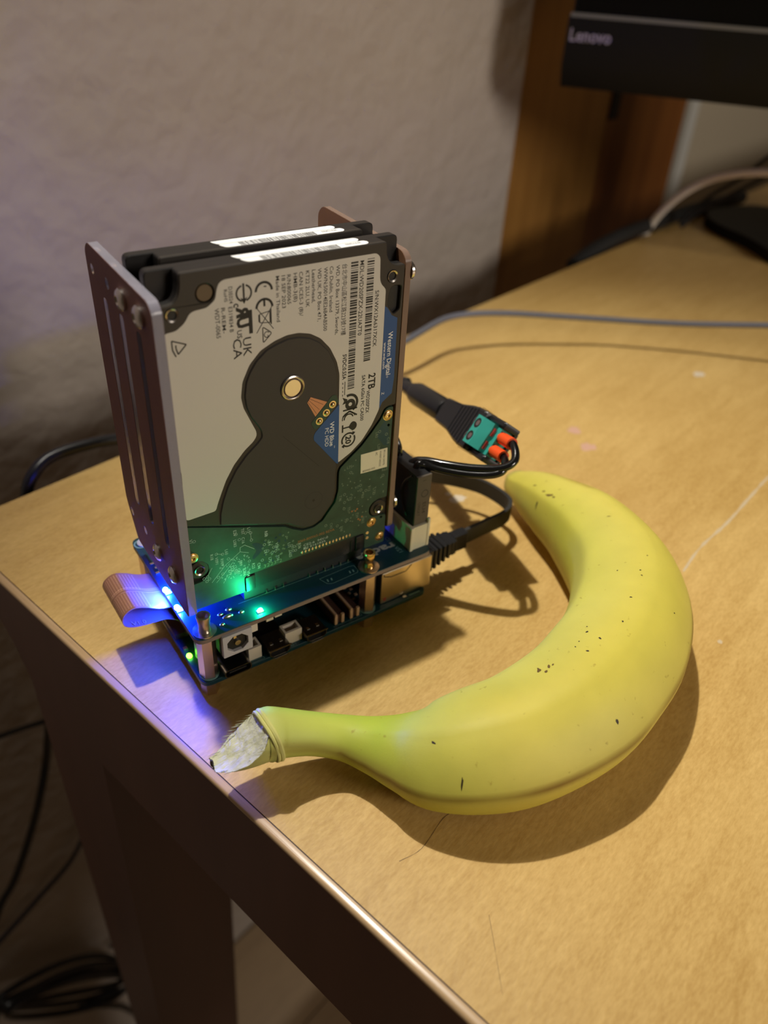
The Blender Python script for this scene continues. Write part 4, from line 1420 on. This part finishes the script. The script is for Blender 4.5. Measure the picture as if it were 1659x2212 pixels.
pc_ = thing('power_cable', 'black power cord with barrel plug running behind the drives over the back edge', 'cable', (40, 150, -5))
MB().lathe([(2.4, -16), (2.7, -9), (3.1, -2), (3.1, 1.5), (4.3, 2.2), (4.75, 4.5), (4.75, 31.5), (4.3, 32.4), (3.5, 32.6), (3.5, 33.4)], tuple(F0), tuple(AX), 28).build('barrel_plug', 'rubber', pc_)
q = AF(-15.5, 0, 0)
MB().tube([AF(-10, 0, 0), q, (124, 122, 12), (110, 146, 2), (90, 152, -2), (60, 153, -4.0), (30, 154, -1.0), (12, 153, 1.0), (-4, 151, 0.5), (-13, 147, -3.5), (-17.5, 146, -12), (-19, 148, -30), (-24, 166, -120), (-34, 219, -246), (-47, 215, -285), (-62, 212, -320), (-80, 207, -352), (-97, 203, -374), (-130, 190, -440)], 2.6, 10).build('cord', 'rubber', pc_)

# ================================================================== NETWORK CABLES
ec = thing('ethernet_cable', 'black flat ethernet cable curling back from the silver network port', 'cable', (110, 16, 3.5))
bm2 = MB()
bm2.box(87.7, 91.0, 5.0, 15.4, 3.0, 12.6, 0.8)
for kq in range(5):
    x = 91.2 + kq * 2.35
    hh = 5.3 - kq * 0.42
    bm2.box(x, x + 1.35, 10.2 - hh, 10.2 + hh, 8 - hh * 0.82, 8 + hh * 0.82, 0.5)
bm2.box(90.5, 103, 6.8, 13.6, 5.0, 11.0, 0.6)
bm2.build('boot', 'rubber', ec)
MB().box(102.6, 109.5, 8.4, 12.4, 4.1, 11.3, 0.6).build('boot_neck', 'rubber', ec)
MB().strip([(108, 10.6, 7.6), (121.0, 11.5, 7.6), (130.0, 12.2, 7.6), (136.2, 15.2, 7.6), (138.8, 21.0, 7.6), (137.6, 31.8, 7.6), (133.2, 40.2, 7.6), (126.5, 48.4, 7.4), (117.5, 58, 6.5), (104, 72, 4), (92, 86, 1)], (0, 0, 1), 3.25, 0.75, 8).build('flat_cord', 'ethc', ec)

tag(MB().tube([(120, 148, 6), (150, 152, 10), (183.4, 157.6, 12.2), (196.0, 161.0, 13.4), (221.2, 168.7, 15.0), (240.1, 166.8, 15.4), (262.6, 159.7, 14.2), (288.5, 147.0, 12.5), (313.7, 132.9, 11.2), (335.7, 116.1, 11.4), (355.8, 98.3, 13), (384.2, 69.5, 17.7), (408.2, 44.6, 21.9), (440, 15, 24)], 1.75, 10).build('network_cable', 'greycab', org=(270, 110, -7)),
    'slim grey cable lifting off the table from the wall to the right', 'cable')
tag(MB().tube([(536, 289, -18), (540.2, 285.7, -3.1), (542.7, 279.6, 11.2), (544.1, 266.7, 28.2), (547.7, 249.1, 43.6), (547.2, 225.9, 54.3), (544.4, 194.6, 62.9), (538.6, 155.3, 69.2), (530, 110, 72)], 3.2, 10).build('white_cable', 'whitecab', org=(545, 240, -18)),
    'white cable arching up behind the table edge under the monitor', 'cable')
tag(MB().tube([(575, 280, -2), (583.7, 275.2, 11.9), (584.5, 261.7, 27.5), (584.2, 240.3, 45.4), (582.3, 221.1, 65.5), (583.6, 203.7, 82.1), (586, 170, 110)], 1.7, 8).build('black_cable', 'rubber', org=(580, 240, -2)),
    'thin black cable rising steeply beside the white cable', 'cable')
tag(MB().tube([(570, 274, -2), (577.8, 265.9, 12.5), (582.5, 246.8, 29.3), (583.9, 230.1, 42.3), (581.0, 202.2, 62.5), (578, 165, 80)], 1.7, 8).build('black_cable', 'rubber', org=(580, 230, -2)),
    'thin black cable sloping low under the white cable', 'cable')
tag(MB().tube([(430, 266, -14), (455, 272, -8), (485, 277, -3), (512, 282, -0.8), (539.0, 287.5, -0.8), (565, 294, -0.8), (589.0, 299.0, -0.8), (620, 305.0, -0.8), (660, 310, -0.8), (720, 318, -0.8)], 6.1, 12).build('cable_sleeve', 'blackmatte', org=(560, 290, -14)),
    'thick black cable sleeve lying along the back edge of the table', 'cable')
# cables hanging in front of the lower wall
def WL(a, z, off=6.0):
    return TF(a, WG - off, z)
def wall_pts(l, r):
    """points given on the wall plane 15 mm in front of the plaster"""
    return [tuple(p) for p in l]
tag(MB().tube([(-150, 185, -196), (-100, 201, -205), (-58, 211, -215), (-33, 219, -226), (0, 228, -238), (30, 236, -240)], 1.6, 8).build('thin_cable', 'rubber', org=(-60, 211, -240)),
    'thin black cable crossing the wall left of the table leg', 'cable')
tag(MB().tube([(27, 246, -260), (-3, 238, -320), (-36, 229, -384), (-72, 222, -409), (-112, 212, -428), (-156, 201, -454)], 1.7, 8).build('thin_cable', 'bluecab', org=(-60, 211, -450)),
    'dark blue cable slanting down behind the table leg', 'cable')
cl = [(-160, 184, -470), (-128, 193, -486)]
CC, CA_, CB_ = Vector((-76, 206, -512)), Vector((44, 11.5, -52)), Vector((-8, -2, -26))
for i in range(52):
    t = PI * 0.9 + i * 2 * PI / 14.0
    g_ = 1 + 0.10 * math.sin(i * 0.43)
    p = CC + CA_ * (math.cos(t) * g_) + CB_ * (math.sin(t) * (0.62 + 0.38 * math.sin(i * 0.21))) + Vector((0.8, -3.2, 0)) * (1.2 * math.sin(i * 0.9) + 0.08 * i)
    cl.append(tuple(p))
cl += [(-70, 206, -560), (-40, 214, -620), (-20, 220, -700), (-10, 222, -738)]
tag(MB().tube(cl, 2.5, 8, 4).build('coiled_cable', 'rubber', org=TF(-60, 90, -742)),
    'coil of black cable against the wall at bottom left', 'cable')
tag(MB().tube([TF(70, WG - 8, -500), TF(80, WG - 8, -560), TF(86, WG - 9, -620), TF(74, WG - 9, -680), TF(60, WG - 14, -735)], 2.0, 8).build('floor_cable', 'rubber', org=TF(80, WG - 10, -740)),
    'black cable hanging to the floor right of the table leg', 'cable')
tag(MB().tube([TF(40, WG - 8, -540), TF(75, WG - 8, -548), TF(110, WG - 8, -560), TF(150, WG - 8, -600)], 1.8, 8).build('floor_cable', 'rubber', org=TF(90, WG - 10, -560)),
    'thin cable crossing behind the leg just under the rail', 'cable')

# ================================================================== MONITOR
mo = thing('monitor', 'black computer monitor with silver maker name on its chin, top right', 'monitor', (601, 237, -7))
MO = Vector((401.0, 286.0, 111.0))
MD = Vector((80.0, -115.0, 0)).normalized()
MU = Vector((0, 0, 1))
MN = Vector((-MD.y, MD.x, 0))
if MN.dot(Vector(CAMP) - MO) < 0:
    MN = -MN


def MF(a, z, n):
    """a to the right, z up, n towards the viewer"""
    return tuple(MO + MD * a + MU * z + MN * n)


CH = 43.5
MB().prism([(0, 15), (0, CH), (-32, CH), (-32, 3), (-9, 0)], 0, 560, fn=lambda n, z, a: MF(a, z, n)).build('chin', 'moncase', mo)
MB().box(2, 558, CH, 390, -30, -1.6).tf(lambda a, z, n: MF(a, z, n)).build('back_shell', 'moncase', mo)
MB().box(0, 560, CH + 3, 392, -4, -0.6).tf(lambda a, z, n: MF(a + 4, z, n)).build('screen', 'screen', mo)
MB().box(0, 560, CH - 0.8, CH + 1.6, -3, 0.6).tf(lambda a, z, n: MF(a + 1, z, n)).build('trim_strip', 'monline', mo)
m_ = MB()
text(m_, 'Lenovo', lambda tx, ty, h: MF(2.6 + tx, 28.9 + ty, 0.4), 0, 0, 7.4, 28.0, 0.02)
m_.build('maker_name', 'chrome', mo)
MB().prism(fillet(rect(230, 330, 10, 150), 6, 3), -36, -70, fn=lambda a, z, n: MF(a, z, n)).build('hinge', 'moncase', mo)
# stand
bs = fillet([(596, 252), (592, 226), (578, 198), (566, 180), (574, 160), (640, 110), (760, 170), (700, 290), (640, 300), (610, 280)], 14, 4)
MB().prism(bs, -7.0, 1.5, bev=1.5).build('stand_base', 'moncase', mo)
MB().prism(fillet([(640, 190), (700, 150), (716, 172), (656, 214)], 6, 3), 1.0, 230).build('stand_neck', 'moncase', mo)

# ================================================================== BANANA
BN = [((154.6, 31.0, 4.9), 5.9), ((153.5, 27.7, 5.6), 6.7), ((152.6, 16.0, 8.0), 10.4), ((151, 4.0, 10.0), 13.0), ((148.6, -14.5, 11.5), 16.5), ((140.2, -37, 12.0), 18.9), ((125.8, -52.8, 13.0), 20.0), ((108.6, -64.0, 13.2), 20.2), ((92.4, -69.9, 12.9), 19.9), ((79.3, -72.9, 12.5), 19.5),
      ((61.9, -72.2, 11.2), 18.2), ((49.7, -68.3, 10.1), 16.9), ((40.4, -62.5, 7.6), 14.4), ((35.1, -55.6, 5.4), 11.0), ((29.8, -48.4, 4.4), 8.1), ((24.0, -42.6, 5.2), 6.4), ((16.1, -38.5, 7.9), 6.0), ((8.2, -36.0, 10.8), 6.7), ((4.6, -35.4, 12.0), 7.4), ((2.2, -35.2, 12.4), 6.8)]
bo = thing('banana', 'ripe yellow banana with greenish torn stem lying in front of the boards', 'banana', (108, -64, -7))


def interp(seq, sub=6):
    P = smooth_path([(*p, ) for p, _ in seq], sub)
    Rr = smooth_path([(r, 0, 0) for _, r in seq], sub)
    return P, [q.x for q in Rr]


P, RR = interp(BN, 6)
NS = 60
vs, cols, along = [], [], []
cen = Vector((100, -15, 0))
RIDGE = [math.radians(a) for a in (-50, 12, 80, 152, 226)]
RAMP = [0.012, -0.03, 0.008, 0.01, 0.01]


def mixc(a, b, t):
    t = max(0, min(1, t))
    return tuple(x * (1 - t) + y * t for x, y in zip(a, b))


rrb = random.Random(3)
nz = [rrb.uniform(0, 6.28) for _ in range(8)]
for i, p in enumerate(P):
    d = (P[min(i + 1, len(P) - 1)] - P[max(i - 1, 0)]).normalized()
    up = Vector((0, 0, 1))
    up = (up - d * up.dot(d)).normalized()
    w = d.cross(up)          # outward or inward
    out = (Vector((p.x, p.y, 0)) - Vector((95, -5, 0)))
    if w.dot(out) < 0:
        w = -w
    t = i / (len(P) - 1)
    for k in range(NS):
        a = 2 * PI * k / NS      # 0 = up, +90 = outwards
        r = 1.0
        near = 9
        for rg, ra in zip(RIDGE, RAMP):
            dd = abs((a - rg + PI) % (2 * PI) - PI)
            r += ra * math.exp(-(dd / 0.22) ** 2) * (1.0 if 0.08 < t < 0.78 else 0.5)
            near = min(near, dd)
        for q in range(5):
            r0, r1 = RIDGE[q], RIDGE[(q + 1) % 5] + (2 * PI if q == 4 else 0)
            aa = a if a >= r0 else a + 2 * PI
            if aa > r1 + 1e-9 and aa - 2 * PI >= r0:
                aa -= 2 * PI
            if r0 - 1e-9 <= aa <= r1 + 1e-9:
                md, hf_ = (r0 + r1) / 2, (r1 - r0) / 2
                pr_ = math.cos(hf_) / math.cos(aa - md)
                r += (pr_ - 0.93) * (0.42 if t < 0.72 else 0.42 * max(0.3, 1 - (t - 0.72) * 5))
                break
        r -= 0.006
        v = p + (up * math.cos(a) + w * math.sin(a)) * RR[i] * r
        vs.append((v.x, v.y, max(v.z, -6.9)))
        # colour of the peel itself: ripe yellow, green towards the stem and along the inner side
        c = (0.61, 0.525, 0.082)
        c = mixc(c, (0.66, 0.57, 0.115), 0.5 + 0.5 * math.sin(3 * a + 9 * t))
        g = 0.0
        if t > 0.55:
            g = min(1, (t - 0.55) / 0.17) * 0.9
        inner = max(0, math.sin(-a))
        g = max(g, 0.38 * inner * (1 if t > 0.25 else t / 0.25))
        c = mixc(c, (0.47, 0.55, 0.07), g)
        if t > 0.76:
            c = mixc(c, (0.50, 0.53, 0.14), (t - 0.76) / 0.2)
        # browned seams
        ws = math.sin(37 * t + nz[0]) * 0.5 + math.sin(91 * t + nz[1]) * 0.3 + 0.3
        d3 = abs((a - RIDGE[2] + 0.03 + PI) % (2 * PI) - PI)
        if 0.30 < t < 0.80:
            c = mixc(c, (0.27, 0.155, 0.025), 0.95 * math.exp(-(d3 / 0.075) ** 2) * max(0.25, min(1, 0.55 + 0.45 * ws)))
        if t > 0.6:
            c = mixc(c, (0.30, 0.22, 0.05), 0.55 * math.exp(-((d3 - 0.1) / 0.22) ** 2) * min(1, (t - 0.6) / 0.1))
        d2 = abs((a - RIDGE[1] + PI) % (2 * PI) - PI)
        if t < 0.2:
            c = mixc(c, (0.36, 0.22, 0.04), 0.7 * math.exp(-(d2 / 0.09) ** 2) * max(0.1, min(1, 0.4 + ws)))
        if t < 0.05:
            c = mixc(c, (0.30, 0.26, 0.10), (0.05 - t) / 0.05)
        cols.append((*c, 1))
        along.append((t * 8.0, a, 0))
fs = []
for i in range(len(P) - 1):
    for k in range(NS):
        j = (k + 1) % NS
        fs.append((i * NS + k, i * NS + j, (i + 1) * NS + j, (i + 1) * NS + k))
fs.append(tuple(range(NS))[::-1])
fs.append(tuple(range((len(P) - 1) * NS, len(P) * NS)))
pm = MB().add(vs, fs)
peel = pm.build('peel', 'banana', bo, sharp=60)
me = peel.data
ca = me.color_attributes.new('peel', 'FLOAT_COLOR', 'POINT')
for i, c in enumerate(cols):
    ca.data[i].color = c
va = me.attributes.new('along', 'FLOAT_VECTOR', 'POINT')
for i, c in enumerate(along):
    va.data[i].vector = c
BV = BVHTree.FromPolygons([Vector(v) for v in vs], fs)
MB().lathe([(5.0, -0.6), (4.6, 0.6), (2.5, 1.1)], (155.1, 32.2, 5.0), (0.12, 1, -0.12), 14).build('tip', 'bananatip', bo)
# torn stem end: the peel collar and the fibrous wedge
rs = random.Random(11)
pA = Vector((4.0, -35.3, 12.0))
sd = Vector((-0.93, 0.10, -0.05)).normalized()
su = Vector((0, 0, 1))
su = (su - sd * su.dot(sd)).normalized()
sw = sd.cross(su)
NSL, NSH, NFC = 16, 18, 12
shell, face, scol = [], [], []
for i in range(NSL + 1):
    u = i / NSL
    s = 15.6 * u
    r = 6.7 - 1.0 * u - 2.6 * u ** 3
    lim = 0.92 - 1.55 * min(1, u * 1.12) ** 0.75 + rs.uniform(-0.05, 0.05)
    lim = max(-0.80, lim)
    a0 = math.acos(lim)
    drop = -1.0 * u
    for k in range(NSH + 1):
        a = a0 + (2 * PI - 2 * a0) * k / NSH
        shell.append(pA + sd * (s + rs.uniform(-0.15, 0.15)) + su * (math.cos(a) * r + drop) + sw * (math.sin(a) * r))
        t_ = 0.25 + 0.75 * u
        c_ = mixc((0.50, 0.49, 0.15), (0.30, 0.24, 0.10), max(0, t_ - 0.35))
        c_ = mixc(c_, (0.07, 0.05, 0.03), max(0, (u - 0.86) / 0.14))
        scol.append((*c_, 1))
    for k in range(NFC + 1):
        q = k / NFC
        a = a0 * (1 - 2 * q)
        x_ = lim * r * 1.0 + (0.9 * math.sin(q * PI) * (0.3 - u)) + rs.uniform(-0.3, 0.3) * math.sin(q * PI)
        face.append(pA + sd * (s + rs.uniform(-0.5, 0.5) * math.sin(q * PI)) + su * (x_ + drop) + sw * (math.sin(a0) * r * (1 - 2 * q) * -1 * -1))
fs2 = [(i * (NSH + 1) + k, i * (NSH + 1) + k + 1, (i + 1) * (NSH + 1) + k + 1, (i + 1) * (NSH + 1) + k) for i in range(NSL) for k in range(NSH)]
fs2.append(tuple(NSL * (NSH + 1) + k for k in range(NSH + 1)))
tg = MB().add(shell, fs2).build('peel_tongue', 'banana', bo, sharp=60)
tca = tg.data.color_attributes.new('peel', 'FLOAT_COLOR', 'POINT')
for i, c in enumerate(scol):
    tca.data[i].color = c
fs3 = [(i * (NFC + 1) + k, i * (NFC + 1) + k + 1, (i + 1) * (NFC + 1) + k + 1, (i + 1) * (NFC + 1) + k) for i in range(NSL) for k in range(NFC)]
lab(MB().add(face, fs3).build('torn_stem', 'bananaflesh', bo, sharp=75, recalc=False), 'pale fibrous torn end of the stem')
# ragged fibres along the tear
fm = MB()
for k in range(64):
    i = rs.randrange(0, NSL)
    q = rs.choice((rs.uniform(0, 0.06), rs.uniform(0.94, 1)))
    c0 = Vector(face[i * (NFC + 1) + min(NFC, int(q * NFC + 0.5))])
    tip = c0 + sd * rs.uniform(0.6, 3.0) + su * rs.uniform(0.05, 0.9) + sw * rs.uniform(-0.3, 0.3)
    e = sw * rs.uniform(0.04, 0.10)
    fm.add([c0 - e, c0 + e, tip, c0 - sd * 0.4 + su * 0.15], [(0, 1, 2), (1, 3, 2), (3, 0, 2)])
stuff(fm.build('fibres', 'bananaflesh', bo))
fm = MB()
c0 = pA + sd * 15.6 - su * 3.6
fm.ball(tuple(c0 + su * 0.9 + sw * 0.5), 0.8, 6, (0.6, 0.8, 1.8))
fm.build('dried_tip', 'scar', bo)
# collar: the smooth lip where the peel ends
cm = MB()
for k in range(2):
    pts = []
    for q in range(17):
        a = -2.2 + q * 3.9 / 16
        rr_ = 7.0 + 0.25 * math.sin(q * 1.3)
        pts.append(tuple(Vector((4.6 - k * 1.1, -35.4, 12.0)) + su * math.cos(a) * rr_ + sw * math.sin(a) * rr_ + sd * (0.9 * math.sin(a * 1.3 + 0.6))))
    cm.tube(pts, 0.75 - 0.2 * k, 8, 3)
co_ = cm.build('collar', 'banana', bo).data
co_.color_attributes.new('peel', 'FLOAT_COLOR', 'POINT')
for d_ in co_.color_attributes['peel'].data:
    d_.color = (0.60, 0.58, 0.20, 1)

# freckles and bruises on the peel
def fleck(x, y, r, sx, ang, seed, m='blemish', name='fleck', mb=None):
    """drop a thin patch straight down onto the fruit at (x, y)"""
    rr2 = random.Random(seed)
    c, s = math.cos(ang), math.sin(ang)
    vv = []
    for k in range(11):
        a = 2 * PI * k / 11
        q = rr2.uniform(0.55, 1.15) * r
        e1_, e2_ = q * sx * math.cos(a), q * math.sin(a)
        h = BV.ray_cast(Vector((x + e1_ * c - e2_ * s, y + e1_ * s + e2_ * c, 80)), Vector((0, 0, -1)))
        if h[0] is None:
            return
        vv.append(h[0] + (h[1] if h[1].z > 0 else -h[1]) * 0.07)
    mb.add(vv, [tuple(range(11))])


for k, (x, y, r) in enumerate([(90.4, -64.2, 0.38), (90.9, -68.5, 0.42), (111.1, -61.7, 0.34), (101.1, -67.5, 0.36), (84.6, -70.0, 0.42), (123.7, -54.5, 0.28), (122.0, -56.5, 0.3), (85.9, -65.6, 0.26),
                               (83.5, -66.6, 0.26), (132.1, -50.3, 0.26), (122.2, -70.4, 0.26), (79.6, -87.6, 0.5), (118.7, -50.0, 0.26), (92.3, -62.5, 0.24)]):
    m_ = MB()
    fleck(x, y, r * 0.85, 1.4, k * 1.3, k, mb=m_)
    m_.build('speck', 'scar', bo, recalc=False)
for k, (x, y, r, sx, an, mt) in enumerate([(70.2, -66.5, 0.7, 1.9, 0.9, 'blemish'), (71.0, -68.3, 0.5, 1.5, 0.6, 'blemish'), (73.0, -67.3, 0.6, 1.6, 0.9, 'blemish'), (74.2, -67.6, 0.35, 1.6, 0.4, 'blemish'),
                                          (35.9, -66.1, 0.32, 3.2, 1.9, 'scar'), (37.0, -77.0, 0.36, 4.5, 0.9, 'scar'), (141.7, 1.7, 0.75, 2.6, 1.7, 'blemish'), (142.7, 5.5, 0.5, 2.2, 1.8, 'blemish'),
                                          (144.5, 12.1, 0.38, 3.0, 1.8, 'blemish'), (141.3, -0.9, 0.5, 2.0, 1.7, 'blemish'), (139.6, 5.0, 0.35, 2.0, 0.8, 'scar'), (141.3, -26.2, 0.2, 5, 2.4, 'blemish')]):
    m_ = MB()
    fleck(x, y, r * 0.85, sx, an, 40 + k, mb=m_)
    m_.build('bruise', mt, bo, recalc=False)
